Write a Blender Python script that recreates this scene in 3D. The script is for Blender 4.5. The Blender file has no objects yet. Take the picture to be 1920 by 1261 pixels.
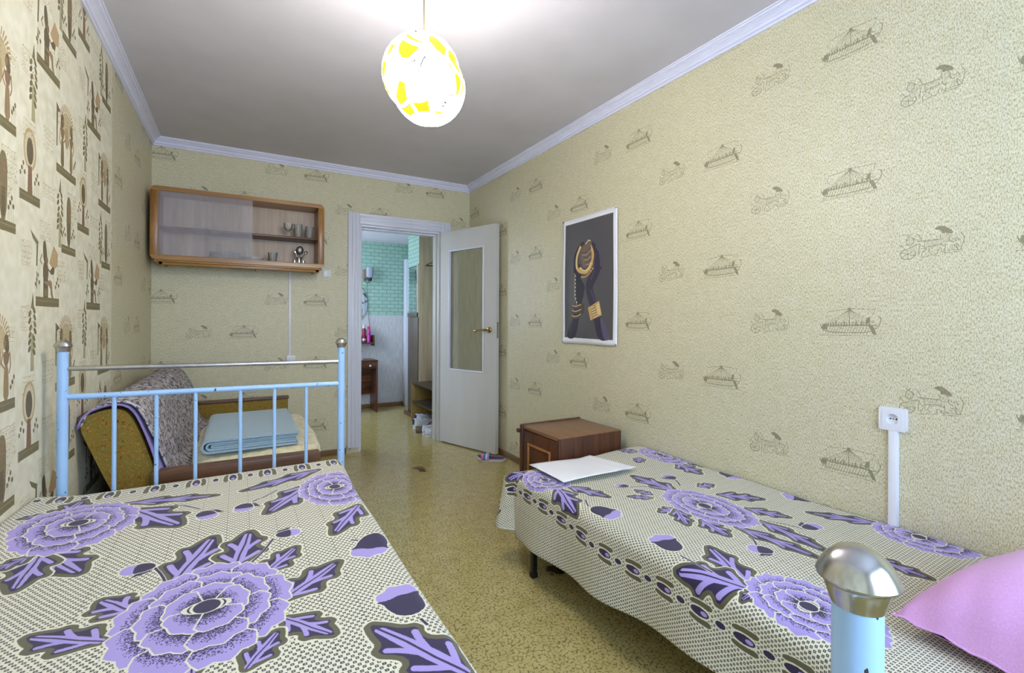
import bpy, bmesh, math, random
import numpy as np
from mathutils import Matrix, Vector
random.seed(7); RNG = np.random.default_rng(11)
SC = bpy.context.scene
COL = SC.collection

# ------------------------------------------------------------------ camera, world, lights, exposure
def look_camera():
    cd = bpy.data.cameras.new('camera'); co = bpy.data.objects.new('camera', cd); COL.objects.link(co)
    yaw, roll, foc = math.radians(29.9), math.radians(.27), 889.0
    f = Vector((math.sin(yaw), math.cos(yaw), 0)); r = Vector((math.cos(yaw), -math.sin(yaw), 0)); u = Vector((0, 0, 1))
    R = r*math.cos(roll)+u*math.sin(roll); U = u*math.cos(roll)-r*math.sin(roll)
    m = Matrix((R, U, -f)).transposed().to_4x4(); m.translation = (0, 0, 1.18)
    co.matrix_world = m
    cd.sensor_width = 36; cd.lens = foc/1920*36; cd.shift_y = -29/1920; cd.clip_start = .02
    SC.camera = co
look_camera()
W = bpy.data.worlds.new('sky'); SC.world = W; W.use_nodes = True
W.node_tree.nodes['Background'].inputs[0].default_value = (.62, .76, 1, 1)
W.node_tree.nodes['Background'].inputs[1].default_value = 1.0
def area(name, loc, rot, sx, sy, power, color):
    l = bpy.data.lights.new(name, 'AREA'); l.shape = 'RECTANGLE'; l.size = sx; l.size_y = sy; l.energy = power; l.color = color
    o = bpy.data.objects.new(name, l); o.location = loc; o.rotation_euler = rot; COL.objects.link(o); return o
# daylight standing in the window behind the camera, in the hall's side door and in the far doorway
area('window_daylight', (.72, -1.16, 1.55), (math.radians(90), 0, 0), 1.7, 1.4, 28, (.50, .71, 1))
area('hall_daylight', (.29, 5.85, 1.65), (0, math.radians(-90), 0), 1.1, .8, 8.5, (.66, .80, 1))
LAMP_STRENGTH = 19.0
SC.view_settings.view_transform = 'Standard'; SC.view_settings.look = 'None'
SC.view_settings.gamma = 1; SC.view_settings.use_curve_mapping = False
SC.view_settings.exposure = 1.4
SC.cycles.max_bounces = 10; SC.cycles.diffuse_bounces = 6; SC.cycles.transparent_max_bounces = 12
SC.cycles.sample_clamp_indirect = 6

# ------------------------------------------------------------------ helpers
XL, XR, YB, YF, ZC = -.567, 2.015, 4.376, -1.1, 2.53
TF = [Matrix.Identity(4)]
def lin(c):
    return tuple(((v/255)/12.92 if v/255 <= .04045 else ((v/255+.055)/1.055)**2.4) for v in c[:3])+(1,)
def tag(o, label=None, cat=None, group=None, kind=None):
    if label: o['label'] = label
    if cat: o['category'] = cat
    if group: o['group'] = group
    if kind: o['kind'] = kind
    return o
def empty(name, loc, label=None, cat=None, group=None, kind=None):
    o = bpy.data.objects.new(name, None); COL.objects.link(o); o.empty_display_size = .05
    o.location = TF[-1] @ Vector(loc)
    return tag(o, label, cat, group, kind)
def world_loc(o):
    m = Vector(o.location)
    return m
def link(name, me, mat=None, parent=None):
    o = bpy.data.objects.new(name, me); COL.objects.link(o)
    if mat is not None:
        for mm in (mat if isinstance(mat, (list, tuple)) else [mat]): me.materials.append(mm)
    if parent is not None:
        o.parent = parent
        p = parent; off = Vector((0, 0, 0))
        while p is not None:
            if p.type == 'EMPTY': off += Vector(p.location)
            p = p.parent
        o.matrix_parent_inverse = Matrix.Translation(-off) if parent.type == 'EMPTY' else Matrix.Identity(4)
    return o
def mesh(name, verts, faces, mat=None, parent=None, smooth=None, uvs=None, mids=None):
    me = bpy.data.meshes.new(name)
    T = TF[-1]
    me.from_pydata([tuple(T @ Vector(v)) for v in verts], [], faces); me.update()
    if uvs is not None:
        uv = me.uv_layers.new(name='uv')
        idx = np.empty(len(me.loops), dtype=np.int32); me.loops.foreach_get('vertex_index', idx)
        uv.data.foreach_set('uv', np.asarray(uvs, dtype=np.float32)[idx].ravel())
    if mids is not None: me.polygons.foreach_set('material_index', mids)
    fin(me, smooth)
    return link(name, me, mat, parent)
def fin(me, smooth):
    if smooth is not None:
        me.polygons.foreach_set('use_smooth', [True]*len(me.polygons))
        if smooth < 180: me.set_sharp_from_angle(angle=math.radians(smooth))
    me.update()
def from_bm(name, bm, mat, parent=None, smooth=35):
    bmesh.ops.transform(bm, matrix=TF[-1], verts=bm.verts)
    bmesh.ops.recalc_face_normals(bm, faces=bm.faces)
    me = bpy.data.meshes.new(name); bm.to_mesh(me); bm.free(); fin(me, smooth)
    return link(name, me, mat, parent)
def add_box(bm, x0, x1, y0, y1, z0, z1, bev=0, seg=2):
    b = bmesh.new(); bmesh.ops.create_cube(b, size=1)
    bmesh.ops.scale(b, vec=(x1-x0, y1-y0, z1-z0), verts=b.verts)
    bmesh.ops.translate(b, vec=((x0+x1)/2, (y0+y1)/2, (z0+z1)/2), verts=b.verts)
    if bev: bmesh.ops.bevel(b, geom=list(b.edges), offset=bev, segments=seg, affect='EDGES', profile=.5)
    me = bpy.data.meshes.new('t'); b.to_mesh(me); b.free(); bm.from_mesh(me); bpy.data.meshes.remove(me)
def box(name, x0, x1, y0, y1, z0, z1, mat, parent=None, bev=.002, seg=2):
    bm = bmesh.new(); add_box(bm, x0, x1, y0, y1, z0, z1, bev, seg); return from_bm(name, bm, mat, parent)
def boxes(name, lst, mat, parent=None, bev=.002):
    bm = bmesh.new()
    for b in lst: add_box(bm, *b, bev)
    return from_bm(name, bm, mat, parent)
def tube_geo(pts, r, n=10, cap=True):
    pts = [Vector(p) for p in pts]; rs = r if isinstance(r, (list, tuple)) else [r]*len(pts)
    V, F = [], []
    up = None
    for i, p in enumerate(pts):
        d = (pts[min(i+1, len(pts)-1)]-pts[max(i-1, 0)]).normalized()
        if up is None: up = Vector((0, 0, 1)) if abs(d.z) < .9 else Vector((1, 0, 0))
        a = (up-d*up.dot(d)).normalized(); b = d.cross(a); up = a
        for k in range(n):
            t = 2*math.pi*k/n; V.append(p+(a*math.cos(t)+b*math.sin(t))*rs[i])
    for i in range(len(pts)-1):
        for k in range(n): F.append((i*n+k, i*n+(k+1) % n, (i+1)*n+(k+1) % n, (i+1)*n+k))
    if cap: F.append(tuple(range(n))[::-1]); F.append(tuple((len(pts)-1)*n+k for k in range(n)))
    return V, F
def tube(name, pts, r, mat, parent=None, n=10):
    V, F = tube_geo(pts, r, n); return mesh(name, V, F, mat, parent, 50)
def tubes(name, lst, mat, parent=None, n=8):
    V, F = [], []
    for pts, r in lst:
        v, f = tube_geo(pts, r, n); o = len(V); V += v; F += [tuple(i+o for i in q) for q in f]
    return mesh(name, V, F, mat, parent, 50)
def lathe_geo(prof, c, n=28, axis='z'):
    V, F = [], []
    for r, z in prof:
        for k in range(n):
            t = 2*math.pi*k/n; a, b = r*math.cos(t), r*math.sin(t)
            V.append({'z': (c[0]+a, c[1]+b, c[2]+z), 'y': (c[0]+a, c[1]+z, c[2]+b), 'x': (c[0]+z, c[1]+a, c[2]+b)}[axis])
    for i in range(len(prof)-1):
        for k in range(n):
            q = (i*n+k, i*n+(k+1) % n, (i+1)*n+(k+1) % n, (i+1)*n+k); F.append(q if axis != 'y' else q[::-1])
    return V, F
def lathe(name, prof, c, mat, parent=None, n=28, axis='z', smooth=40):
    V, F = lathe_geo(prof, c, n, axis); return mesh(name, V, F, mat, parent, smooth)
def prism(name, poly, plane, a, b, mat, parent=None, smooth=30):
    """poly in 2D; plane 'xz' extrudes along y, 'xy' along z, 'yz' along x"""
    f = {'xz': lambda p, t: (p[0], t, p[1]), 'xy': lambda p, t: (p[0], p[1], t), 'yz': lambda p, t: (t, p[0], p[1])}[plane]
    n = len(poly); V = [f(p, a) for p in poly]+[f(p, b) for p in poly]
    F = [tuple(range(n))[::-1], tuple(range(n, 2*n))]+[(i, (i+1) % n, n+(i+1) % n, n+i) for i in range(n)]
    bm = bmesh.new(); vs = [bm.verts.new(v) for v in V]
    for q in F: bm.faces.new([vs[i] for i in q])
    return from_bm(name, bm, mat, parent, smooth)
def rrect(x0, x1, z0, z1, r, n=5):
    P = []
    for cx, cz, a0 in ((x1-r, z1-r, 0), (x0+r, z1-r, 90), (x0+r, z0+r, 180), (x1-r, z0+r, 270)):
        for k in range(n+1):
            a = math.radians(a0+90*k/n); P.append((cx+r*math.cos(a), cz+r*math.sin(a)))
    return P
def ring(name, outer, inner, plane, a, b, mat, parent=None, smooth=30):
    f = {'xz': lambda p, t: (p[0], t, p[1]), 'xy': lambda p, t: (p[0], p[1], t), 'yz': lambda p, t: (t, p[0], p[1])}[plane]
    n = len(outer); V = [f(p, a) for p in outer]+[f(p, a) for p in inner]+[f(p, b) for p in outer]+[f(p, b) for p in inner]
    bm = bmesh.new(); vs = [bm.verts.new(v) for v in V]
    for i in range(n):
        j = (i+1) % n
        for q in ((i, j, n+j, n+i), (2*n+i, 3*n+i, 3*n+j, 2*n+j), (i, 2*n+i, 2*n+j, j), (n+i, n+j, 3*n+j, 3*n+i)):
            bm.faces.new([vs[k] for k in q])
    return from_bm(name, bm, mat, parent, smooth)
def grid(name, nu, nv, fn, mat, parent=None, thick=0, smooth=180, uv=None, sub=0):
    V = []; UV = []
    for j in range(nv+1):
        for i in range(nu+1):
            V.append(fn(i/nu, j/nv))
            if uv: UV.append(uv(i/nu, j/nv))
    F = [(j*(nu+1)+i, j*(nu+1)+i+1, (j+1)*(nu+1)+i+1, (j+1)*(nu+1)+i) for j in range(nv) for i in range(nu)]
    o = mesh(name, V, F, mat, parent, smooth, UV if uv else None)
    if thick:
        s = o.modifiers.new('thickness', 'SOLIDIFY'); s.thickness = thick; s.offset = -1
    return o
def dup(root, loc, **kw):
    r = root.copy(); COL.objects.link(r); r.location = loc
    for ch in root.children:
        c = ch.copy(); COL.objects.link(c); c.parent = r
        for g in ch.children:
            d = g.copy(); COL.objects.link(d); d.parent = c
    return tag(r, **kw)
def rotz(x, y, a, z=0): return Matrix.Translation((x, y, z)) @ Matrix.Rotation(a, 4, 'Z')

# ------------------------------------------------------------------ materials
class NT:
    def __init__(s, name):
        s.m = bpy.data.materials.new(name); s.m.use_nodes = True; s.t = s.m.node_tree
        s.b = s.t.nodes['Principled BSDF']; s.out = s.t.nodes['Material Output']
    def n(s, typ, props={}, **inp):
        nd = s.t.nodes.new('ShaderNode'+typ)
        for k, v in props.items(): setattr(nd, k, v)
        for k, v in inp.items():
            key = int(k[1:]) if k[0] == 'i' and k[1:].isdigit() else k.replace('_', ' ')
            s.set(nd.inputs[key], v)
        return nd
    def set(s, sock, v):
        if isinstance(v, bpy.types.NodeSocket): s.t.links.new(v, sock)
        elif isinstance(v, bpy.types.Node): s.t.links.new(v.outputs[0], sock)
        else: sock.default_value = v
    def math(s, op, a, b=0., c=0.):
        return s.n('Math', {'operation': op}, i0=a, i1=b, i2=c).outputs[0]
    def mix(s, f, a, b):
        nd = s.n('Mix', {'data_type': 'RGBA'}); s.set(nd.inputs[0], f); s.set(nd.inputs[6], a); s.set(nd.inputs[7], b); return nd.outputs[2]
    def obj(s): return s.n('TexCoord').outputs['Object']
    def xyz(s, v=None):
        nd = s.n('SeparateXYZ'); s.set(nd.inputs[0], v if v is not None else s.obj()); return nd.outputs
    def comb(s, x, y, z=0.):
        return s.n('CombineXYZ', X=x, Y=y, Z=z).outputs[0]
    def scale(s, v, sc):
        return s.n('VectorMath', {'operation': 'MULTIPLY'}, i0=v, i1=sc).outputs[0]
    def noise(s, v, scale=5., detail=3., rough=.5, dist=0.):
        return s.n('TexNoise', {}, Vector=v, Scale=scale, Detail=detail, Roughness=rough, Distortion=dist).outputs[0]
    def ramp(s, f, a, b):
        return s.n('MapRange', {}, i0=f, i1=a, i2=b).outputs[0]
    def bump(s, h, strength=.3, dist=.002):
        s.set(s.b.inputs['Normal'], s.n('Bump', {}, Height=h, Strength=strength, Distance=dist).outputs[0])
    def done(s, col=None, rough=.5, metal=0., spec=.5, **kw):
        if col is not None: s.set(s.b.inputs['Base Color'], col)
        s.set(s.b.inputs['Roughness'], rough); s.set(s.b.inputs['Metallic'], metal); s.set(s.b.inputs['Specular IOR Level'], spec)
        for k, v in kw.items(): s.set(s.b.inputs[k.replace('_', ' ')], v)
        return s.m
def plain(name, c, rough=.5, metal=0., var=.06, scale=30., bump=0., spec=.5, stretch=(1, 1, 1), **kw):
    """solid colour with fine procedural variation"""
    t = NT(name); v = t.scale(t.obj(), stretch); n = t.noise(v, scale, 4.)
    dk = lin([x*(1-var*2.2) for x in c]); lt = lin([min(255, x*(1+var)) for x in c])
    if bump: t.bump(n, bump, .003)
    return t.done(t.mix(n, dk, lt), rough, metal, spec, **kw)
def wood(name, c1, c2, axis='z', rough=.4, scale=14., bump=.1, spec=.5):
    t = NT(name); st = {'x': (.06, 1, 1), 'y': (1, .06, 1), 'z': (1, 1, .06)}[axis]
    v = t.scale(t.obj(), st); a = t.noise(v, scale*3, 5., .6, .6); b = t.noise(v, scale*14, 3.)
    f = t.ramp(t.math('ADD', t.math('MULTIPLY', a, .75), t.math('MULTIPLY', b, .25)), .36, .66)
    t.bump(b, bump, .001)
    return t.done(t.mix(f, lin(c1), lin(c2)), rough, 0, spec)
def image(name, a):
    """a: h x w x 3 (sRGB 0..1, row 0 at the bottom) painted in this script -> an in-memory image"""
    h, w = a.shape[:2]; im = bpy.data.images.new(name, w, h)
    px = np.ones((h, w, 4), np.float32); px[..., :3] = a
    im.pixels.foreach_set(px.ravel()); im.update(); im.pack(); return im
# ------------------------------------------------------------------ print painter (flat prints on cloth, wallpaper and poster)
class Canvas:
    def __init__(s, w, h, ppm, base, x0=0., y0=0.):
        s.ppm = ppm; s.x0 = x0; s.y0 = y0; s.W = round(w*ppm); s.H = round(h*ppm)
        s.a = np.empty((s.H, s.W, 3), np.float32); s.a[:] = np.array(base, np.float32)[:3]/255
        s.wrap = False
    def xy(s):
        X = (np.arange(s.W)+.5)/s.ppm+s.x0; Y = (np.arange(s.H)+.5)/s.ppm+s.y0
        return X[None, :], Y[:, None]
    def win(s, P, pad):
        x0, y0 = P.min(0)-pad; x1, y1 = P.max(0)+pad
        i0 = max(0, int((x0-s.x0)*s.ppm)); i1 = min(s.W, int((x1-s.x0)*s.ppm)+2)
        j0 = max(0, int((y0-s.y0)*s.ppm)); j1 = min(s.H, int((y1-s.y0)*s.ppm)+2)
        if i1 <= i0 or j1 <= j0: return None
        X = ((np.arange(i0, i1)+.5)/s.ppm+s.x0)[None, :]; Y = ((np.arange(j0, j1)+.5)/s.ppm+s.y0)[:, None]
        return (slice(j0, j1), slice(i0, i1)), X, Y
    def inside(s, P, X, Y):
        m = np.zeros((Y.shape[0], X.shape[1]), bool); n = len(P)
        for i in range(n):
            x1, y1 = P[i]; x2, y2 = P[(i+1) % n]
            if y1 == y2: continue
            c = (y1 > Y) != (y2 > Y)
            xi = (x2-x1)*(Y-y1)/(y2-y1)+x1
            m ^= c & (X < xi)
        return m
    def dist(s, P, X, Y, closed):
        d = np.full((Y.shape[0], X.shape[1]), 9., np.float32); n = len(P)
        for i in range(n if closed else n-1):
            x1, y1 = P[i]; x2, y2 = P[(i+1) % n]; dx, dy = x2-x1, y2-y1; L = dx*dx+dy*dy+1e-12
            t = np.clip(((X-x1)*dx+(Y-y1)*dy)/L, 0, 1)
            d = np.minimum(d, (X-x1-t*dx)**2+(Y-y1-t*dy)**2)
        return np.sqrt(d)
    def put(s, w, m, c, al=1.):
        v = s.a[w]; c = np.array(c, np.float32)[:3]/255
        v[m] = v[m]*(1-al)+c*al
    def fill(s, P, c, grow=0., al=1., cond=None):
        P = np.asarray(P, float); r = s.win(P, grow)
        if r is None: return
        w, X, Y = r; m = s.inside(P, X, Y)
        if grow: m |= s.dist(P, X, Y, True) <= grow
        if cond is not None: m &= cond(X, Y, w)
        s.put(w, m, c, al)
    def stroke(s, P, wd, c, al=1., closed=False):
        P = np.asarray(P, float); r = s.win(P, wd)
        if r is None: return
        w, X, Y = r; s.put(w, s.dist(P, X, Y, closed) <= wd/2, c, al)
    def disc(s, x, y, rx, ry, c, al=1., a=0.):
        t = np.linspace(0, 2*np.pi, 20, endpoint=False); ca, sa = math.cos(a), math.sin(a)
        s.fill(np.stack([x+rx*np.cos(t)*ca-ry*np.sin(t)*sa, y+rx*np.cos(t)*sa+ry*np.sin(t)*ca], 1), c, 0, al)
def smoothp(P, closed=True, k=2):
    P = np.asarray(P, float)
    for _ in range(k):
        Q = np.roll(P, -1, 0) if closed else P[1:]
        A = P if closed else P[:-1]
        N = np.empty((2*len(A), 2)); N[0::2] = A*.75+Q*.25; N[1::2] = A*.25+Q*.75
        if not closed: N = np.vstack([P[:1], N, P[-1:]])
        P = N
    return P

# ---- bedspread weave
CREAM, CELL, LILAC, DARK, OLIVE = (230, 226, 202), (76, 70, 62), (172, 156, 220), (46, 32, 70), (98, 92, 64)
LEAF_UP = [(.0, .06), (.12, .3), (.25, .72), (.37, 1.0), (.41, .56), (.52, .50), (.68, .88), (.72, .46), (.86, .3), (1, 0)]
LEAF_DN = [(.88, -.24), (.74, -.42), (.66, -.80), (.58, -.48), (.45, -.5), (.33, -.98), (.26, -.62), (.12, -.32), (0, -.06)]
def local(b, t):
    b = np.array(b, float); d = np.array(t, float)-b; n = np.array([-d[1], d[0]])
    return lambda P, w=1.: b+np.asarray(P, float)[:, :1]*d+np.asarray(P, float)[:, 1:]*n*w
def leaf(c, bx, by, tx, ty, w):
    T = local((bx, by), (tx, ty)); hw = w*.5; L = math.hypot(tx-bx, ty-by)
    g = min(.012, .05*L+.004)
    P = T(LEAF_UP+LEAF_DN, hw); P = smoothp(P, True, 1)
    c.fill(P, CREAM, g+.0045); c.fill(P, OLIVE, g); c.fill(P, DARK)
    mid = np.array([(0, 0), (.3, .03), (.6, -.03), (.9, 0)])
    wl = max(.0045, min(.017, L*w*.115))
    for Q in ([(.03, .05), (.25, .13), (.55, .13), (.88, .05)], [(.03, -.05), (.25, -.13), (.55, -.12), (.86, -.04)], [(.14, .10), (.24, .42), (.345, .70)], [(.42, .12), (.55, .34), (.645, .60)], [(.12, -.10), (.22, -.42), (.315, -.68)], [(.40, -.12), (.53, -.32), (.63, -.54)]):
        c.stroke(smoothp(T(Q, hw), False, 1), wl, LILAC)
    c.stroke(T(mid, hw), max(.0026, wl*.34), DARK)
def blocknoise(w, k):
    h, ww = w[0].stop-w[0].start, w[1].stop-w[1].start
    n = RNG.random((h//k+2, ww//k+2)).astype(np.float32)
    return np.repeat(np.repeat(n, k, 0), k, 1)[:h, :ww]
def petal(c, cx, cy, rx, ry, a, hw, r0, r1, sh):
    t = np.linspace(-1, 1, 13); ro = r1*(1-.13*np.abs(t)**3+.035*np.cos(3*np.pi*t))
    an = a+hw*t
    out = np.stack([np.cos(an)*ro, np.sin(an)*ro], 1)
    inn = np.stack([np.cos(a+hw*.55*t[::-3])*r0, np.sin(a+hw*.55*t[::-3])*r0], 1)
    P = np.vstack([out, inn])*[rx, ry]+[cx, cy+sh*ry]
    c.fill(P, CREAM, .0036); c.fill(P, LILAC)
    f0 = {.5: .34, .27: .36, .05: .30}[r0]
    def cond(X, Y, w):
        u = (X-cx)/rx; v = (Y-cy-sh*ry)/ry; rr = np.hypot(u, v); f = (rr-r0)/(r1-r0)
        return blocknoise(w, 2) > np.clip((f-f0)/(.46), 0, 1)**.9
    c.fill(P, DARK, cond=cond)
def flower(c, cx, cy, rx, ry, rot=0.):
    for r0, r1, n, sh, ph in ((.5, 1.0, 9, 0, .1), (.27, .74, 7, .03, .5), (.05, .48, 5, .06, .2)):
        ks = sorted(range(n), key=lambda k: -math.sin(rot+ph+2*math.pi*k/n))
        for k in ks: petal(c, cx, cy, rx, ry, rot+ph+2*math.pi*k/n, math.pi/n*1.22, r0, r1, sh)
    y = cy+.07*ry
    for dx, q in ((-.17, .07), (.17, .07), (-.1, .1), (.1, .1), (0, .13)):
        c.disc(cx+dx*rx, y, q*rx*1.35+.003, q*ry+.003, CREAM); c.disc(cx+dx*rx, y, q*rx*1.2, q*ry, DARK)
def bud(c, x, y, dx, dy, sx, sy, ex, ey):
    c.stroke(smoothp([(sx, sy), ((sx+ex)/2+.008, (sy+ey)/2), (ex, ey)], False), .0085, CREAM)
    c.stroke(smoothp([(sx, sy), ((sx+ex)/2+.008, (sy+ey)/2), (ex, ey)], False), .0055, DARK)
    d = math.hypot(dx-x, dy-y)+1e-6; k = max(.024, min(.036, d*.8)); ux, uy = (dx-x)/d, (dy-y)/d
    T = local((x-ux*k, y-uy*k), (x+ux*k*1.15, y+uy*k*1.15))
    B = smoothp(T([(0, 0), (.15, .25), (.45, .36), (.62, .3), (.62, -.3), (.42, -.36), (.15, -.25)]), True, 1)
    Lp = smoothp(T([(.5, .3), (.75, .36), (.95, .2), (1.0, 0), (.95, -.22), (.75, -.36), (.5, -.3)]), True, 1)
    c.fill(Lp, CREAM, .004); c.fill(B, CREAM, .004); c.fill(Lp, LILAC); c.fill(B, DARK)
    c.fill(smoothp(T([(.05, .2), (.2, .42), (.5, .52), (.62, .62), (.5, .3), (.25, .24)]), True, 1), DARK)
    c.stroke(T([(.1, .2), (.3, .3), (.55, .34)]), .003, CREAM)
def tulip(c, x, y, dx, dy, sx, sy, ex, ey):
    c.stroke([(sx, sy), (ex, ey)], .0095, CREAM); c.stroke([(sx, sy), (ex, ey)], .006, DARK)
    d = math.hypot(dx-x, dy-y)+1e-6; k = .045; ux, uy = (dx-x)/d, (dy-y)/d
    T = local((x-ux*k, y-uy*k), (x+ux*k*1.9, y+uy*k*1.9))
    B = smoothp(T([(0, 0), (.1, .22), (.35, .3), (.55, .3), (.66, .4), (.6, .18), (.66, 0), (.6, -.18), (.66, -.4), (.55, -.3), (.35, -.3), (.1, -.22)]), True, 1)
    Lp = smoothp(T([(.45, .28), (.7, .36), (.85, .3), (.88, .15), (1, .05), (.92, -.1), (.9, -.28), (.72, -.36), (.45, -.28)]), True, 1)
    c.fill(Lp, CREAM, .0045); c.fill(B, CREAM, .0045); c.fill(Lp, LILAC); c.fill(B, DARK)
    c.fill(Lp, DARK, cond=lambda X, Y, w: (np.abs(((X-x)*ux+(Y-y)*uy)/k-.55) < .25) & (blocknoise(w, 2) > .55) & ~c.inside(B, X, Y))
def chain_big(c, x, y, n=0):
    for sx in (-1, 1):
        P = smoothp([(x+sx*.013, y-.036), (x+sx*.029, y-.042), (x+sx*.031, y-.005), (x+sx*.026, y+.034), (x+sx*.012, y+.036), (x+sx*.017, y)], True, 1)
        c.fill(P, CREAM, .003); c.fill(P, OLIVE)
    c.disc(x, y, .0165, .036, CREAM); c.disc(x, y, .0118, .031, DARK); c.disc(x, y-.014, .006, .011, LILAC)
def chain_small(c, x, y):
    c.disc(x, y, .0125, .020, CREAM); c.disc(x, y, .0088, .0155, DARK)
def bedspread_print(data, flowers, x0, x1, y0, y1, ppm=1000):
    c = Canvas(x1-x0, y1-y0, ppm, CREAM, x0, y0); X, Y = c.xy()
    px, py = .0122, .0088
    v = Y/py; u = X/px+.5*(np.floor(v) % 2)
    du = np.abs(u-np.floor(u)-.5)*px; dv = np.abs(v-np.floor(v)-.5)*py
    m = np.maximum(du, dv*1.05)
    c.a[(m < .0031) & (m > .0010)] = np.array(CELL)/255
    for k in data:
        if k[0] == 'leaf': leaf(c, *k[1:])
    for k in data:
        if k[0] == 'bud': bud(c, *k[1:])
        elif k[0] == 'tulip': tulip(c, *k[1:])
        elif k[0] == 'big': chain_big(c, *k[1:])
        elif k[0] == 'sm': chain_small(c, *k[1:])
    for f in flowers: flower(c, *f)
    return c.a
PRINT_L=[('leaf',-0.124,1.299,-0.055,1.511,0.55),
('leaf',-0.005,1.305,0.027,1.495,0.6),
('leaf',0.053,1.236,0.132,1.339,0.6),
('leaf',0.081,1.094,0.215,1.213,0.55),
('leaf',0.078,1.02,0.155,0.915,0.6),
('leaf',0.012,0.894,0.068,0.984,0.6),
('leaf',-0.179,1.199,-0.25,1.287,0.9),
('leaf',-0.211,1.107,-0.336,1.191,0.6),
('leaf',-0.064,0.916,-0.07,1.01,0.55),
('leaf',-0.453,1.848,-0.431,2.011,0.5),
('leaf',-0.478,1.88,-0.538,1.847,0.6),
('leaf',-0.306,1.905,-0.055,1.861,0.3),
('leaf',-0.288,1.837,-0.139,1.619,0.6),
('leaf',-0.421,1.601,-0.312,1.434,0.6),
('leaf',-0.421,1.592,-0.418,1.404,0.5),
('leaf',-0.437,1.589,-0.496,1.516,0.4),
('leaf',0.268,1.968,0.004,1.863,0.28),
('leaf',0.225,1.832,0.069,1.591,0.45),
('leaf',0.326,1.522,0.223,1.359,0.5),
('leaf',0.33,0.71,0.216,0.916,0.5),
('bud',-0.083,1.685,-0.065,1.606,-0.173,1.821,-0.103,1.743),
('bud',0.016,1.696,0.007,1.626,0.116,1.818,0.04,1.738),
('bud',0.115,1.427,0.152,1.425,0.009,1.28,0.08,1.41),
('bud',-0.201,1.404,-0.242,1.405,-0.134,1.268,-0.179,1.411),
('tulip',0.309,1.267,0.277,1.199,0.262,1.304,0.276,1.292),
('tulip',0.3,0.951,0.29,1.031,0.313,0.865,0.309,0.886),
('big',-0.018,2.041),
('big',0.095,2.05),
('big',0.216,2.109),
('big',0.335,2.103),
('big',-0.492,2.128),
('big',-0.372,2.108),
('big',-0.25,2.071),
('big',-0.131,2.056),
('sm',-0.072,2.057),
('sm',0.038,2.052),
('sm',0.156,2.093),
('sm',0.277,2.126),
('sm',-0.435,2.119),
('sm',-0.31,2.086),
('sm',-0.191,2.063),
('sm',-0.548,2.131),
]
PRINT_R=[('leaf',1.62,1.4,1.619,1.673,0.4),
('leaf',1.471,1.4,1.396,1.463,0.5),
('leaf',1.498,1.426,1.481,1.507,0.6),
('leaf',1.468,1.282,1.388,1.286,0.8),
('leaf',1.467,1.271,1.39,1.151,0.5),
('leaf',1.475,1.16,1.437,1.019,0.6),
('leaf',1.748,1.293,1.872,1.17,0.5),
('leaf',1.726,1.15,1.786,1.013,0.5),
('leaf',1.659,1.057,1.615,0.794,0.28),
('leaf',1.533,1.06,1.552,0.787,0.28),
('leaf',1.751,1.394,1.832,1.38,0.8),
('leaf',1.222,0.802,1.318,1.013,0.5),
('leaf',1.21,0.794,1.131,0.997,0.7),
('leaf',1.219,0.776,1.153,0.785,0.6),
('leaf',1.981,0.809,1.888,1.012,0.35),
('leaf',2.027,0.819,2.084,0.999,0.35),
('leaf',1.697,0.717,1.709,0.568,0.4),
('leaf',1.896,1.911,1.836,1.993,0.8),
('leaf',1.836,1.831,1.771,1.781,0.8),
('leaf',1.935,1.67,1.901,1.499,0.6),
('leaf',2.,1.675,2.034,1.536,0.5),
('leaf',1.208,1.901,1.122,1.98,0.7),
('leaf',1.206,1.69,1.128,1.467,0.5),
('leaf',1.265,1.695,1.326,1.488,0.4),
('bud',1.478,1.576,1.47,1.612,1.575,1.499,1.489,1.548),
('bud',1.746,1.55,1.758,1.596,1.695,1.448,1.741,1.527),
('bud',1.76,0.928,1.825,0.917,1.685,1.037,1.72,0.936),
('bud',1.443,0.91,1.406,0.955,1.499,0.989,1.459,0.938),
('tulip',1.219,1.081,1.244,1.169,1.192,0.902,1.191,1.012),
('tulip',2.018,1.088,1.985,1.161,2.047,0.923,2.024,1.027),
('tulip',2.012,1.437,2.,1.35,2.037,1.534,2.031,1.509),
('tulip',1.21,1.409,1.229,1.347,1.221,1.519,1.193,1.466),
('big',1.024,2.097),
('big',1.083,1.965),
('big',1.091,1.834),
('big',1.089,1.704),
('big',1.077,1.572),
('big',1.07,1.441),
('big',1.065,1.301),
('sm',1.088,1.895),
('sm',1.09,1.768),
('sm',1.083,1.64),
('sm',1.074,1.504),
('sm',1.064,1.374),
]
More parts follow.
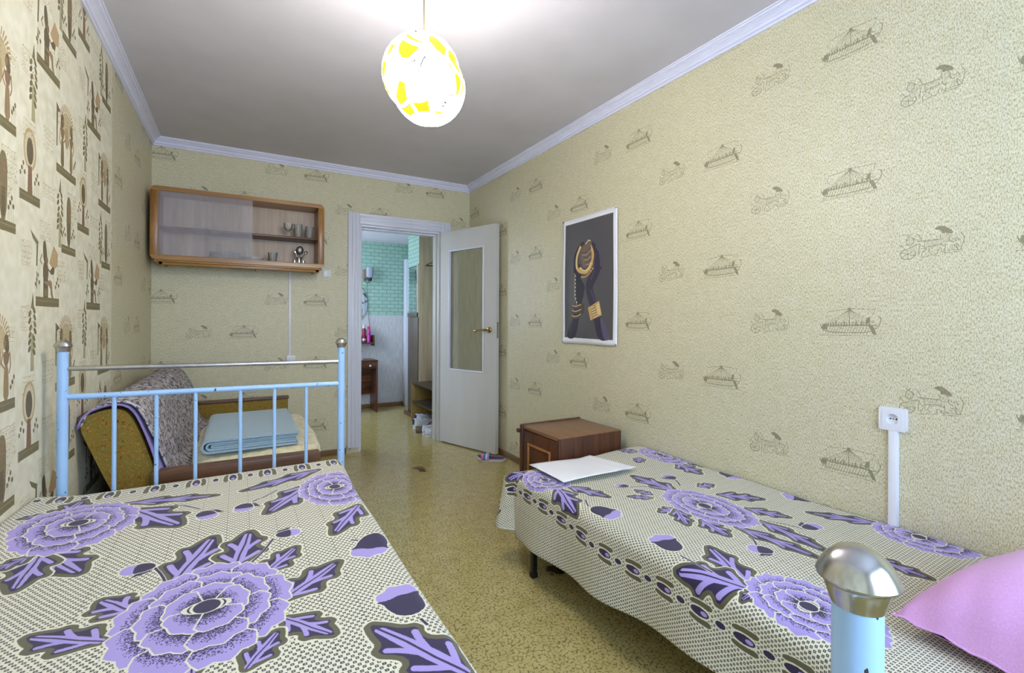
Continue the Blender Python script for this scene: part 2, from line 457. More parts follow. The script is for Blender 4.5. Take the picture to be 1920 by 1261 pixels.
# ---- gold wallpaper: ships and chariots (mask only, grey value = ink)
def ship(c, x, y, k=1.):
    q = lambda P: [(x+a*k, y+b*k) for a, b in P]; I = (255, 255, 255)
    st = lambda P, w=.0013: c.stroke(q(P), w*1.15+.0006, I)
    st(smoothp([(-.104, -.012), (-.098, -.034), (-.07, -.044), (.045, -.044), (.08, -.036), (.1, -.012), (.104, .012), (.094, .018)], False), .0022)
    st([(-.098, -.02), (.09, -.016)], .0026); st([(-.088, -.008), (.083, -.004)], .0012)
    st([(-.106, -.056), (.106, -.054)], .0011)
    for i in range(17):
        a = -.085+i*.0095; st([(a, -.02), (a-.011, -.05)], .0012)
        c.disc(x+a*k, y-.014*k, .0036*k, .0042*k, I)
    st([(-.076, .036), (.0, .047), (.084, .043)], .0013); st([(.0, .047), (.0, -.02)], .0017)
    c.disc(x, y+.046*k, .0065*k, .005*k, I)
    for i in range(13): st([(0, .045), (-.08+i*.0135, -.01)], .0008)
    st(smoothp([(-.076, .036), (-.084, .012), (-.06, .0)], False), .0009); st(smoothp([(.084, .043), (.078, .02), (.06, .012)], False), .0009)
    c.fill(q([(.062, -.016), (.076, -.014), (.09, -.05), (.078, -.05)]), I); c.fill(q([(.052, -.01), (.066, -.01), (.07, .014), (.058, .012)]), I)
    c.fill(q([(-.1, -.03), (-.08, -.036), (-.078, -.012), (-.095, -.01)]), I)
    for a in (-.05, -.02, .02, .038): c.fill(q([(a, -.016), (a+.006, -.016), (a+.004, .002), (a+.001, .002)]), I)
def chariot(c, x, y):
    s = .173/1160; q = lambda P: [(x+(a-810)*s, y-(b-570)*s) for a, b in P]; I = (255, 255, 255); M = (120, 120, 120)
    st = lambda P, w=.0013: c.stroke(q(P), w*1.15+.0006, I)
    t = np.linspace(0, 2*np.pi, 25)
    st([(380+148*math.cos(a), 800+118*math.sin(a)) for a in t], .0021)
    for a in range(6):
        b = a*math.pi/3+.5; st([(380, 800), (380+145*math.cos(b), 800+115*math.sin(b))], .0015)
    c.fill(q([(310, 690), (560, 600), (540, 740), (340, 770)]), M); st([(250, 580), (330, 690), (550, 600), (600, 590)], .0016); st([(250, 580), (230, 650)])
    c.fill(q([(370, 560), (350, 450), (420, 400), (490, 450), (500, 560), (440, 680)]), M); st(smoothp([(360, 345), (400, 390), (350, 460), (350, 560), (420, 600), (500, 540), (490, 430), (420, 400)], False), .0016)
    st([(400, 400), (455, 345)]); st(smoothp([(490, 440), (550, 500), (570, 480)], False)); st(smoothp([(540, 350), (590, 380), (640, 520)], False), .0016)
    st([(560, 530), (960, 525)], .0016); st([(640, 550), (960, 545)], .001)
    c.fill(q([(690, 560), (960, 555), (950, 650), (690, 665)]), M); st([(690, 560), (690, 700)]); st(smoothp([(620, 600), (590, 700), (590, 830)], False), .0016); st(smoothp([(700, 680), (820, 665), (980, 650)], False), .0016)
    for P in ([(640, 700), (720, 720), (640, 820), (650, 890)], [(800, 680), (760, 780), (840, 870), (640, 905)], [(1060, 650), (1050, 860)], [(880, 680), (820, 720)], [(1240, 640), (1340, 800), (1090, 805)], [(1120, 800), (1200, 680), (1280, 800)], [(1240, 660), (1270, 800)], [(1060, 855), (1300, 840)], [(850, 880), (930, 830), (930, 750), (1000, 750), (990, 800), (1040, 830)]):
        st(P, .0014)
    c.fill(q([(700, 880), (760, 820), (850, 880)]), M); c.fill(q([(1100, 790), (1180, 690), (1240, 790)]), M)
    st(smoothp([(980, 420), (970, 500), (1000, 560), (980, 640), (1040, 700)], False), .0016); st(smoothp([(1080, 410), (1140, 480), (1120, 600), (1230, 640), (1240, 590), (1300, 570)], False), .0018)
    c.fill(q([(985, 440), (1080, 420), (1130, 480), (1110, 600), (1040, 650), (980, 600), (1000, 540)]), M)
    c.fill(smoothp(q([(868, 292), (900, 250), (960, 225), (1060, 262), (1120, 310), (1180, 370), (1192, 430), (1140, 440), (1080, 400), (985, 420), (1000, 350), (930, 320)]), True, 1), I)
    st(smoothp([(1320, 430), (1390, 560), (1330, 750)], False), .0015); c.disc(x+(1240-810)*s, y-(600-570)*s, .006, .008, M); st([(1150, 500), (1200, 560), (1260, 520), (1290, 600)], .0012)
def gold_mask():
    c = Canvas(1.106, .533, 1250, (0, 0, 0))
    for dx in (-1.106, 0, 1.106):
        for dy in (-.533, 0, .533):
            ship(c, .4+dx, .13+dy); chariot(c, .4-.315+dx, .13+dy); ship(c, .4+.553+dx, .13+.2665+dy); chariot(c, .4+.245+dx, .13+.2665+dy)
    return image('ships_and_chariots', c.a)
# ---- papyrus wallpaper panel
PK, PB, PT = (92, 78, 56), (122, 104, 72), (196, 168, 128)
def slab(c, q, w, h=.03):
    c.fill(q([(-w, -.001), (w, .0), (w, h), (-w, h)]), (112, 100, 66)); c.stroke(q([(-w, h*.62), (w, h*.62)]), .002, (150, 138, 98)); c.stroke(q([(-w, h*.3), (w, h*.3)]), .0015, (92, 82, 52))
def reeds(c, q, x, h, n=4):
    for i in range(n):
        a = x+(i-n/2)*.011; hh = h*(.7+.3*((i*37) % 5)/4)
        c.stroke(q([(a, .03), (a+.002, hh)]), .0018, (140, 130, 98)); p = q([(a+.002, hh)])[0]; c.disc(p[0], p[1], .0065, .0075, PK if i % 2 else PB)
def glyphs(c, x, y, w, h, seed):
    r = random.Random(seed); ink = (156, 130, 88)
    n = int(h/.016)
    for j in range(n):
        yy = y+j*.016; c.stroke([(x, yy), (x+w, yy)], .0012, ink, .45)
        a = x
        while a < x+w:
            k = r.randint(0, 3); b = r.uniform(.004, .009)
            if k == 0: c.stroke([(a, yy+.003), (a+b, yy+.011)], .0016, ink, .8)
            elif k == 1: c.stroke([(a, yy+.004), (a, yy+.012), (a+b, yy+.012)], .0015, ink, .8)
            elif k == 2: c.disc(a+b/2, yy+.007, b/2.2, .004, ink, .7)
            else: c.stroke([(a, yy+.008), (a+b/2, yy+.011), (a+b, yy+.006)], .0016, ink, .8)
            a += b+.004
def figure(c, q, x, h, flip=1, dress=PB):
    f = lambda P: q([(x+flip*a*h, .03+b*h) for a, b in P])
    c.fill(smoothp(f([(-.09, 0), (.1, 0), (.09, .3), (.06, .52), (-.06, .52), (-.08, .3)]), True, 1), dress)
    c.fill(smoothp(f([(-.06, .5), (.07, .5), (.12, .72), (-.13, .72)]), True, 1), (134, 100, 74))
    c.stroke(f([(.11, .7), (.17, .55), (.08, .48)]), .006, (134, 100, 74)); c.stroke(f([(-.12, .7), (-.15, .5), (-.1, .4)]), .006, (134, 100, 74))
    c.fill(smoothp(f([(-.1, .68), (-.09, .9), (0, .99), (.08, .92), (.09, .8), (.03, .72)]), True, 1), PK)
    c.disc(*f([(.05, .84)])[0], .05*h, .06*h, (140, 106, 80))
def papyrus():
    PW, PH = .58, .785
    c = Canvas(PW, PH, 1100, (228, 223, 200)); 
    n = RNG.random((44, 29)).astype(np.float32)
    big = np.kron(n, np.ones((20, 22), np.float32))[:c.H, :c.W]
    k = np.ones(25)/25
    for ax in (0, 1): big = np.apply_along_axis(lambda r: np.convolve(np.r_[r[-12:], r, r[:12]], k, 'valid'), ax, big)
    c.a *= (1-.09*(big-.5)[..., None]*np.array([1, 1.1, 1.7])); 
    def at(x, y, fn):
        for dx in (-PW, 0, PW):
            for dy in (-PH, 0, PH): fn(lambda P, dx=dx, dy=dy: [(x+a+dx, y+b+dy) for a, b in P])
    def king(q):
        slab(c, q, .113); reeds(c, q, -.095, .1); reeds(c, q, .095, .1)
        c.fill(q([(-.045, .03), (.0, .03), (.0, .095), (-.045, .095)]), PK); c.fill(q([(-.038, .036), (-.008, .036), (-.008, .06), (-.038, .06)]), PB)
        c.fill(smoothp(q([(-.05, .085), (.0, .085), (.035, .1), (.045, .04), (.06, .03), (.03, .03), (.02, .07), (-.03, .075)]), True, 1), (150, 118, 84))
        c.fill(smoothp(q([(-.048, .085), (-.05, .14), (-.02, .155), (.005, .13), (.0, .09)]), True, 1), PK); c.fill(q([(.002, .1), (.03, .085), (.03, .13)]), (222, 218, 200))
        c.fill(smoothp(q([(-.045, .15), (-.052, .21), (-.03, .225), (-.018, .2), (-.008, .16), (-.02, .145)]), True, 1), PK); c.disc(*q([(-.012, .155)])[0], .012, .014, (134, 100, 74))
        c.stroke(q([(-.06, .17), (-.075, .15), (-.06, .14)]), .006, PB); c.stroke(q([(-.005, .13), (.03, .115), (.045, .13)]), .007, (134, 100, 74))
        c.fill(q([(.01, .15), (.055, .215), (.1, .19), (.095, .145), (.05, .13)]), (188, 156, 116)); c.stroke(q([(.05, .135), (.05, .1)]), .004, PK)
        c.fill(q([(.02, .125), (.045, .14), (.065, .135), (.06, .115), (.03, .11)]), PK)
    def couple(q):
        slab(c, q, .115); t = np.linspace(.15, math.pi-.15, 15)
        for a in t: c.stroke(q([(.058*math.cos(a), .2+.05*math.sin(a)), (.078*math.cos(a), .2+.07*math.sin(a))]), .007, (178, 150, 108))
        c.disc(*q([(0, .2)])[0], .05, .045, (196, 178, 138)); figure(c, q, -.05, .2, 1); figure(c, q, .055, .19, -1, (150, 120, 84)); c.disc(*q([(0, .15)])[0], .022, .04, (172, 148, 104)); reeds(c, q, .1, .09, 3)
        c.fill(q([(-.115, .245), (-.07, .225), (-.1, .215), (-.105, .09), (-.115, .09)]), PK)
    def key(q):
        slab(c, q, .085); c.disc(*q([(0, .165)])[0], .052, .066, (190, 164, 120)); c.disc(*q([(0, .165)])[0], .042, .056, (214, 204, 172)); c.disc(*q([(0, .16)])[0], .027, .042, PK)
        c.fill(q([(-.02, .03), (.02, .03), (.014, .115), (-.014, .115)]), (132, 94, 72)); reeds(c, q, -.055, .11); reeds(c, q, .06, .1)
    def god(q):
        slab(c, q, .085); c.fill(smoothp(q([(-.022, .03), (.022, .03), (.028, .17), (.02, .21), (0, .222), (-.02, .21), (-.028, .17)]), True, 1), PB); c.fill(q([(-.012, .04), (.012, .04), (.012, .12), (-.012, .12)]), PK)
        c.disc(*q([(0, .175)])[0], .012, .016, (134, 100, 74)); reeds(c, q, -.055, .09); reeds(c, q, .055, .1)
    def vine(q):
        c.fill(q([(-.016, -.06), (.016, -.06), (.01, .06), (-.01, .06)]), (172, 162, 126)); r = random.Random(4)
        for i in range(13):
            a = (-.018 if i % 2 else .018)+r.uniform(-.006, .006); b = .0+i*.011; p = q([(a, b)])[0]; c.disc(p[0], p[1], .014, .008, (112, 104, 70) if i % 3 else PK, 1, .7 if i % 2 else -.7)
        c.fill(q([(-.012, .14), (.014, .13), (.004, .19)]), (112, 104, 70))
    def crook(q):
        c.fill(q([(-.05, .13), (.02, .1), (.012, .085), (-.03, .105)]), (112, 104, 70)); c.fill(q([(.004, .1), (.016, .09), (.01, .02), (.0, .02)]), PK); c.stroke(q([(.006, .0), (.004, -.05)]), .006, (92, 84, 70))
    y0 = 1.941; z0 = .785
    at(2.19-y0, 1.222-z0, king); at(2.383-y0, (1.707-z0), couple); at(2.025-y0, 1.54-z0, key); at(2.413-y0, 1.425-z0, god); at(2.05-y0, 1.86-2*z0+.785, vine); at(2.31-y0, 1.5-z0, vine); at(2.08-y0, 1.33-z0, crook)
    for i, (x, y, w, h) in enumerate(((.34, .53, .09, .09), (.02, .36, .1, .08), (.33, .31, .12, .07), (.2, .18, .1, .09), (.02, .56, .08, .08), (.45, .33, .1, .06), (.46, .0, .1, .1), (.03, .16, .09, .07), (.2, .02, .11, .06), (.17, .66, .1, .07), (.44, .74, .09, .04))):
        glyphs(c, x, y, w, h, i)
    return image('papyrus_print', c.a)
# ---- poster artwork: two raised hands with bracelets
def poster_print():
    c = Canvas(.55, .86, 1300, (236, 236, 242))
    def q(P):
        out = []
        for x, y in P:
            u = (x-155)/395; top = 215-117*u; bot = 1110+25*u; out.append((u*.55, (1-(y-top)/(bot-top))*.86))
        return out
    c.fill([(.027, .04), (.515, .035), (.515, .828), (.027, .828)], (88, 85, 88))
    SK, SK2, HI = (46, 40, 50), (60, 52, 68), (124, 112, 148); G1, G2, G3 = (212, 172, 104), (150, 112, 62), (246, 226, 178)
    sm = lambda P, k=2: smoothp(q(P), True, k)
    c.fill(sm([(185, 1080), (262, 1080), (290, 900), (322, 740), (330, 690), (300, 640), (270, 600), (240, 640), (262, 760), (240, 900), (205, 1000)]), SK)
    c.fill(sm([(420, 1095), (512, 1095), (470, 960), (425, 860), (400, 760), (380, 700), (420, 620), (440, 560), (400, 540), (350, 620), (330, 680), (345, 770), (395, 930)]), SK2)
    c.fill(sm([(465, 1095), (512, 1095), (470, 960), (440, 900), (440, 960)]), HI, al=.6); c.stroke(q([(205, 1060), (225, 960), (245, 900)]), .006, HI, .5); c.stroke(q([(372, 720), (395, 790), (420, 840)]), .008, HI, .5)
    for P in ([(240, 600), (238, 480), (262, 410), (300, 365), (318, 355), (322, 372), (285, 410), (270, 470), (272, 560), (300, 620), (290, 680), (250, 650)],
              [(250, 560), (255, 450), (290, 390), (300, 400), (275, 470), (280, 560)], [(262, 600), (278, 520), (300, 540), (300, 640), (280, 660)]): c.fill(sm(P), SK)
    for P in ([(378, 350), (410, 385), (440, 430), (448, 560), (432, 575), (418, 470), (390, 440), (372, 380)], [(395, 440), (428, 470), (436, 560), (400, 640), (370, 660), (395, 560)], [(410, 470), (425, 500), (430, 570), (415, 575)]): c.fill(sm(P), SK2)
    c.stroke(q([(405, 390), (432, 430), (440, 540)]), .007, HI, .8); c.stroke(q([(396, 560), (372, 640)]), .006, HI, .6); c.stroke(q([(250, 430), (268, 400)]), .005, HI, .5)
    c.stroke(smoothp(q([(290, 400), (262, 470), (262, 560), (300, 590), (345, 575), (378, 510), (386, 440), (365, 385)]), False), .022, G1); c.stroke(smoothp(q([(290, 400), (262, 470), (262, 560)]), False), .006, G3)
    c.fill(sm([(290, 430), (330, 370), (352, 342), (368, 352), (370, 420), (378, 500), (340, 540), (318, 560), (296, 500)]), (120, 100, 84))
    for a in range(6): c.stroke(q([(300+a*7, 440+a*18), (330+a*6, 440+a*17), (366, 400+a*22)]), .005, (176, 158, 140) if a % 2 else (76, 62, 54))
    c.stroke(q([(330, 375), (352, 345), (366, 352)]), .006, G3)
    c.stroke(smoothp(q([(290, 560), (320, 592), (352, 575), (376, 520)]), False), .024, G1); c.stroke(smoothp(q([(292, 552), (322, 580), (352, 562), (372, 515)]), False), .006, G3)
    for a in range(14):
        p = q([(300+a*6.4, 622-abs(a-3)*.9*a*.55+0)])[0]; c.disc(p[0], p[1], .007, .007, G1 if a % 2 else G2)
    for a in range(17): p = q([(248+(a % 2)*6+max(0, a-12)*4, 600+a*14)])[0]; c.disc(p[0], p[1], .0075, .008, (196, 180, 160) if a % 2 else (130, 114, 92))
    for k in range(3):
        c.stroke(smoothp(q([(226+k*4, 915-k*38), (260, 925-k*38), (300, 905-k*36), (318, 870-k*20)]), False), .024, (84, 66, 46)); c.stroke(smoothp(q([(226+k*4, 910-k*38), (260, 918-k*38), (300, 898-k*36)]), False), .007, (196, 170, 128))
    c.fill(q([(352, 850), (430, 798), (450, 905), (372, 945)]), G1); c.fill(q([(372, 846), (402, 828), (418, 918), (388, 936)]), G2); c.fill(q([(410, 830), (430, 812), (444, 890), (424, 905)]), G3, al=.5)
    for a in range(5):
        for b in range(3): p = q([(378+a*4+b*9, 852+a*18-b*5)])[0]; c.disc(p[0], p[1], .005, .006, G3)
    return image('poster_print', c.a)

# ------------------------------------------------------------------ material set
def gold_wallpaper(name, img, plane):
    t = NT(name); X = t.xyz()
    if plane == 'right':
        u = t.math('DIVIDE', t.math('ADD', t.math('MULTIPLY', X[1], -1.), .925), 1.106); v = t.math('DIVIDE', t.math('SUBTRACT', X[2], 1.186), .533); su, sv = t.math('MULTIPLY', X[1], -1.), X[2]
    elif plane == 'back':
        u = t.math('DIVIDE', t.math('SUBTRACT', X[0], .572), 1.08); v = t.math('DIVIDE', t.math('SUBTRACT', X[2], 1.354), .5375); su, sv = X[0], X[2]
    else:
        u = t.math('DIVIDE', t.math('SUBTRACT', X[1], 3.28), 1.08); v = t.math('DIVIDE', t.math('SUBTRACT', X[2], 1.95), .533); su, sv = X[1], X[2]
    uv = t.comb(t.math('ADD', u, .4/1.106), t.math('ADD', v, .13/.533))
    im = t.n('TexImage', {'image': img, 'extension': 'REPEAT', 'interpolation': 'Linear'}, Vector=uv).outputs[0]
    p = t.comb(su, sv)
    a = t.noise(t.scale(p, (330, 110, 1)), 1., 3., .6); b = t.noise(t.scale(p, (210, 420, 1)), 1., 2.); blot = t.noise(t.scale(p, (26, 16, 1)), 1., 3.)
    fleck = t.ramp(t.math('ADD', t.math('MULTIPLY', a, .7), t.math('MULTIPLY', b, .3)), .38, .54)
    col = t.mix(fleck, lin((166, 152, 98)), lin((219, 213, 183)))
    col = t.mix(t.ramp(blot, .3, .7), col, t.mix(fleck, lin((175, 162, 110)), lin((224, 219, 193))))
    ln = t.math('GREATER_THAN', t.math('FRACT', t.math('MULTIPLY', su, 18.)), .975)
    col = t.mix(t.math('MULTIPLY', ln, .35), col, lin((204, 205, 198)))
    col = t.mix(t.math('MULTIPLY', im, .72), col, lin((108, 98, 68)))
    t.bump(t.math('ADD', t.math('MULTIPLY', a, .6), t.math('MULTIPLY', b, .4)), .35, .002)
    return t.done(col, .42, 0., .45)
GM = gold_mask()
M = {}
M['wall_right'] = gold_wallpaper('gold_ship_wallpaper', GM, 'right'); M['wall_back'] = gold_wallpaper('gold_ship_wallpaper_end', GM, 'back'); M['wall_left'] = gold_wallpaper('gold_ship_wallpaper_side', GM, 'left')
def papyrus_mat():
    t = NT('papyrus_wallpaper'); X = t.xyz()
    uv = t.comb(t.math('DIVIDE', t.math('SUBTRACT', X[1], 1.941), .58), t.math('DIVIDE', X[2], .785))
    im = t.n('TexImage', {'image': papyrus(), 'extension': 'REPEAT'}, Vector=uv).outputs[0]
    f = t.math('FRACT', t.math('DIVIDE', t.math('SUBTRACT', X[1], 1.941), .58))
    seam = t.math('LESS_THAN', f, .008); n = t.noise(t.scale(t.obj(), (1, 60, 14)), 6., 4.)
    c = t.mix(t.math('MULTIPLY', seam, .55), im, lin((228, 224, 206)))
    c = t.mix(t.math('MULTIPLY', n, .22), c, lin((200, 194, 160)))
    t.bump(n, .12, .001)
    return t.done(c, .55, 0, .35)
M['papyrus'] = papyrus_mat()
def floor_mat():
    t = NT('olive_linoleum'); o = t.obj()
    n = t.noise(o, 14., 4.); w = t.n('VectorMath', {'operation': 'ADD'}, i0=o, i1=t.scale(t.n('TexNoise', {}, Vector=o, Scale=60., Detail=1.).outputs[1], (.02, .02, 0))).outputs[0]
    vd = t.n('TexVoronoi', {'feature': 'DISTANCE_TO_EDGE', 'voronoi_dimensions': '2D'}, Vector=w, Scale=56.).outputs[0]
    gate = t.math('GREATER_THAN', t.noise(o, 75., 1.), .47)
    line = t.math('MULTIPLY', t.math('LESS_THAN', vd, .085), gate)
    c = t.mix(t.ramp(n, .3, .7), lin((184, 166, 104)), lin((198, 181, 120)))
    c = t.mix(t.math('MULTIPLY', line, .72), c, lin((88, 72, 40)))
    X = t.xyz(o); wob = t.noise(o, 30., 3.)
    def spot(x, y, rx, ry, col, f, amt):
        d = t.math('SQRT', t.math('ADD', t.math('POWER', t.math('DIVIDE', t.math('SUBTRACT', X[0], x), rx), 2.), t.math('POWER', t.math('DIVIDE', t.math('SUBTRACT', X[1], y), ry), 2.)))
        k = t.ramp(t.math('ADD', d, t.math('MULTIPLY', t.math('SUBTRACT', wob, .5), 1.6)), 1.1, .7)
        return t.mix(t.math('MULTIPLY', k, amt), col, lin(f))
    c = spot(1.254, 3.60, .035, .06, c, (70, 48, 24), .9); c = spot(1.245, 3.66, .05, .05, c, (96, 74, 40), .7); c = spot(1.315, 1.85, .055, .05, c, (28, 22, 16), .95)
    r = t.ramp(t.noise(o, 3., 3.), .2, .8)
    t.bump(n, .06, .002)
    return t.done(c, t.math('ADD', t.math('MULTIPLY', r, .08), .13), 0, .5)
M['floor'] = floor_mat()
M['ceiling'] = plain('ceiling_whitewash', (208, 205, 213), .75, 0, .03, 3., .25)
M['plaster'] = plain('crown_plaster', (228, 228, 246), .5, 0, .02, 8.)
M['white_paint'] = plain('white_gloss_paint', (222, 223, 236), .28, 0, .03, 5., stretch=(1, 1, .2))
M['door_paint'] = plain('aged_white_door_paint', (206, 204, 198), .35, 0, .05, 4., stretch=(1, 1, .15))
M['plastic'] = plain('white_plastic', (232, 232, 238), .3, 0, .01)
M['black'] = plain('black_hole', (14, 14, 16), .6, 0, .05)
M['chrome'] = plain('worn_nickel', (196, 194, 190), .22, 1., .06, 60.)
M['steel'] = plain('dark_steel', (120, 116, 114), .35, 1., .1, 60.)
def blue_paint():
    t = NT('chipped_pale_blue_paint'); o = t.obj(); n = t.noise(o, 12., 4.)
    chip = t.math('GREATER_THAN', t.noise(t.scale(o, (1, 1, .6)), 95., 3.), .70); rub = t.ramp(t.noise(t.scale(o, (1, 1, .8)), 10., 5.), .62, .8)
    c = t.mix(n, lin((150, 188, 230)), lin((172, 204, 238))); c = t.mix(t.math('MULTIPLY', rub, .35), c, lin((128, 140, 160))); c = t.mix(chip, c, lin((62, 56, 54)))
    t.bump(chip, .3, -.001)
    return t.done(c, .32, 0, .5)
M['blue'] = blue_paint()
M['brass'] = plain('brass', (186, 158, 92), .25, 1., .08, 80.)
M['walnut_y'] = wood('brown_veneer_top', (122, 88, 62), (146, 108, 78), 'y', .35)
M['walnut_z'] = wood('dark_striped_veneer', (62, 34, 22), (104, 62, 40), 'z', .35, 9.)
M['walnut_x'] = wood('dark_striped_veneer_across', (62, 38, 28), (128, 82, 54), 'x', .35, 9.)
M['mould'] = wood('light_moulding', (150, 100, 54), (176, 122, 68), 'z', .4)
M['honey_x'] = wood('honey_varnish_across', (150, 104, 48), (186, 138, 70), 'x', .3, 6.)
M['honey_z'] = wood('honey_varnish_upright', (126, 80, 34), (172, 120, 56), 'z', .3, 6.)
M['ply'] = wood('pale_plywood', (186, 164, 144), (218, 200, 178), 'z', .55, 5.)
M['brownwood'] = wood('brown_stained_wood', (92, 62, 44), (120, 84, 60), 'x', .4)
M['baseboard'] = plain('brown_baseboard_paint', (124, 92, 56), .4, 0, .08, 6.)
M['blackmetal'] = plain('black_enamel', (22, 21, 22), .35, 0, .1, 40.)
M['ceramic'] = plain('white_glazed_ceramic', (232, 232, 232), .15, 0, .01)
def glassy(name, c, rough=0., mixf=.0, haze=(200, 200, 215)):
    t = NT(name)
    t.done(lin(c), rough, 0, .5, Transmission_Weight=1., IOR=1.45)
    if mixf:
        d = t.n('BsdfDiffuse', {}, Color=lin(haze)); tr = t.n('BsdfTransparent'); g = t.n('BsdfGlossy', {}, Roughness=.05)
        f = t.noise(t.scale(t.obj(), (14, 14, 2)), 3., 3.)
        a = t.n('MixShader', {}, i0=t.math('ADD', t.math('MULTIPLY', f, .25), mixf-.12), i1=tr.outputs[0], i2=d.outputs[0])
        b = t.n('MixShader', {}, i0=t.n('LayerWeight', {}, Blend=.2).outputs[0], i1=a.outputs[0], i2=g.outputs[0])
        t.t.links.new(b.outputs[0], t.out.inputs[0])
    return t.m
M['glass'] = glassy('clear_glass', (226, 228, 222), .02, .2, (210, 206, 190))
M['tumbler'] = glassy('smoky_glass', (196, 196, 188), .08, .45, (176, 172, 164))
M['pane'] = glassy('painted_haze_sliding_glass', (220, 220, 230), 0, .22, (204, 198, 206))  # lavender haze colour paints the window light reflected in the pane
M['frost'] = glassy('frosted_door_glass', (210, 206, 176), .35, .55, (182, 178, 148))
M['crystal'] = glassy('cut_glass', (205, 212, 226), .12, .35, (190, 196, 214))
M['mirror'] = plain('mirror_silver', (226, 228, 232), .02, 1., .01)
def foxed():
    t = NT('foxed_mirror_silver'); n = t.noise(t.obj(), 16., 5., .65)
    k = t.math('GREATER_THAN', n, .56); c = t.mix(k, lin((226, 230, 238)), lin((96, 98, 108)))  # pale, half-metallic base paints in the bright reflection; dark clusters are foxing
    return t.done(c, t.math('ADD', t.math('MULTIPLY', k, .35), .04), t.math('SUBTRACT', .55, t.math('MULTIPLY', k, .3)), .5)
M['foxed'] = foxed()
def cloth(name, c, scale=420., var=.1, bump=.3, rough=.85):
    return plain(name, c, rough, 0, var, scale, bump, .2, Sheen_Weight=.25)
M['pink'] = cloth('pink_cotton', (222, 168, 220), 300., .05, .1)
M['lilacwool'] = cloth('lilac_blanket', (160, 138, 206), 260.)
M['bluewool'] = cloth('pale_blue_wool', (160, 184, 198), 300., .09)
M['paper'] = plain('white_paper', (238, 238, 242), .6, 0, .015, 8.)
def creamfur():
    t = NT('cream_plush'); n = t.noise(t.obj(), 26., 5., .6); f = t.noise(t.obj(), 260., 2.)
    t.bump(t.math('ADD', n, t.math('MULTIPLY', f, .3)), .7, .01)
    return t.done(t.mix(t.ramp(n, .3, .7), lin((206, 190, 140)), lin((238, 230, 196))), .9, 0, .2, Sheen_Weight=.4)
M['cream'] = creamfur()
def olive_fabric():
    t = NT('olive_tapestry'); o = t.obj(); n = t.noise(o, 30., 4.); s = t.noise(o, 110., 3., .6, 1.5)
    c = t.mix(t.ramp(n, .35, .65), lin((146, 112, 44)), lin((132, 118, 52))); c = t.mix(t.ramp(s, .58, .66), c, lin((184, 150, 96))); c = t.mix(t.ramp(t.noise(o, 62., 3., .5, 2.), .62, .68), c, lin((128, 66, 26)))
    c = t.mix(t.ramp(t.noise(o, 90., 2., .5, 2.), .34, .28), c, lin((62, 54, 24)))
    t.bump(s, .3, .002); return t.done(c, .85, 0, .2)
M['olive'] = olive_fabric()
def throw_mat():
    t = NT('grey_squiggle_throw'); o = t.obj()
    w = t.n('VectorMath', {'operation': 'ADD'}, i0=o, i1=t.scale(t.n('TexNoise', {}, Vector=o, Scale=24., Detail=2.).outputs[1], (.06, .06, .06))).outputs[0]
    v = t.n('TexVoronoi', {'feature': 'DISTANCE_TO_EDGE'}, Vector=w, Scale=36.).outputs[0]
    ln = t.math('MULTIPLY', t.math('LESS_THAN', v, .11), t.math('GREATER_THAN', t.noise(o, 44., 2.), .46))
    n = t.noise(o, 20., 4.); c = t.mix(t.ramp(n, .35, .65), lin((172, 164, 172)), lin((206, 200, 202)))
    c = t.mix(t.ramp(t.noise(o, 38., 3.), .6, .7), c, lin((222, 214, 176))); c = t.mix(t.math('MULTIPLY', ln, .85), c, lin((62, 52, 66)))
    t.bump(t.noise(o, 160., 3.), .6, .004); return t.done(c, .9, 0, .2)
M['throw'] = throw_mat()
def spread_mat(name, img, x0, x1, y0, y1):
    t = NT(name); u = t.n('UVMap').outputs[0]; s = t.xyz(u)
    uv = t.comb(t.math('DIVIDE', t.math('SUBTRACT', s[0], x0), x1-x0), t.math('DIVIDE', t.math('SUBTRACT', s[1], y0), y1-y0))
    im = t.n('TexImage', {'image': img, 'extension': 'EXTEND', 'interpolation': 'Linear'}, Vector=uv).outputs[0]
    n = t.noise(t.scale(u, (1, 1, 0)), 700., 2.); c = t.mix(t.math('MULTIPLY', n, .12), im, lin((120, 112, 120)))
    t.bump(n, .5, .0015)
    return t.done(c, .9, 0, .15, Sheen_Weight=.2)
# ------------------------------------------------------------------ the setting
S = 'structure'
def struct(o): o['kind'] = S; return o
HX0, HX1, HY1, HZ = .28, 2.9, 6.5, 2.24
struct(box('floor', XL-.12, HX1, YF-.25, HY1+.1, -.08, 0, M['floor'], bev=0))
struct(box('ceiling', XL-.12, XR+.12, YF-.12, YB, ZC, ZC+.1, M['ceiling'], bev=0))
wl = struct(box('wall_left', XL-.12, XL, YF-.12, YB, 0, ZC, M['wall_left'], bev=0))
pp = struct(box('trim_1', XL, XL+.0012, YF, 3.112, .0, 2.47, M['papyrus'], bev=0))
struct(box('wall_right', XR, XR+.12, YF-.12, YB, 0, ZC, M['wall_right'], bev=0))
DX0, DX1, DZ = .93, 1.705, 2.045
struct(boxes('wall_back', [(XL-.12, DX0, YB, YB+.12, 0, ZC), (DX1, XR+.12, YB, YB+.12, 0, ZC), (DX0, DX1, YB, YB+.12, DZ, ZC)], M['wall_back'], bev=0))
WX0, WX1, WZ0, WZ1 = -.12, 1.56, .85, 2.25
struct(boxes('wall_front', [(XL-.12, WX0, YF-.12, YF, 0, ZC), (WX1, XR+.12, YF-.12, YF, 0, ZC), (WX0, WX1, YF-.12, YF, 0, WZ0), (WX0, WX1, YF-.12, YF, WZ1, ZC)], M['wall_back'], bev=0))
win = empty('window_1', (.72, YF, WZ0), kind=S)
xm = .9
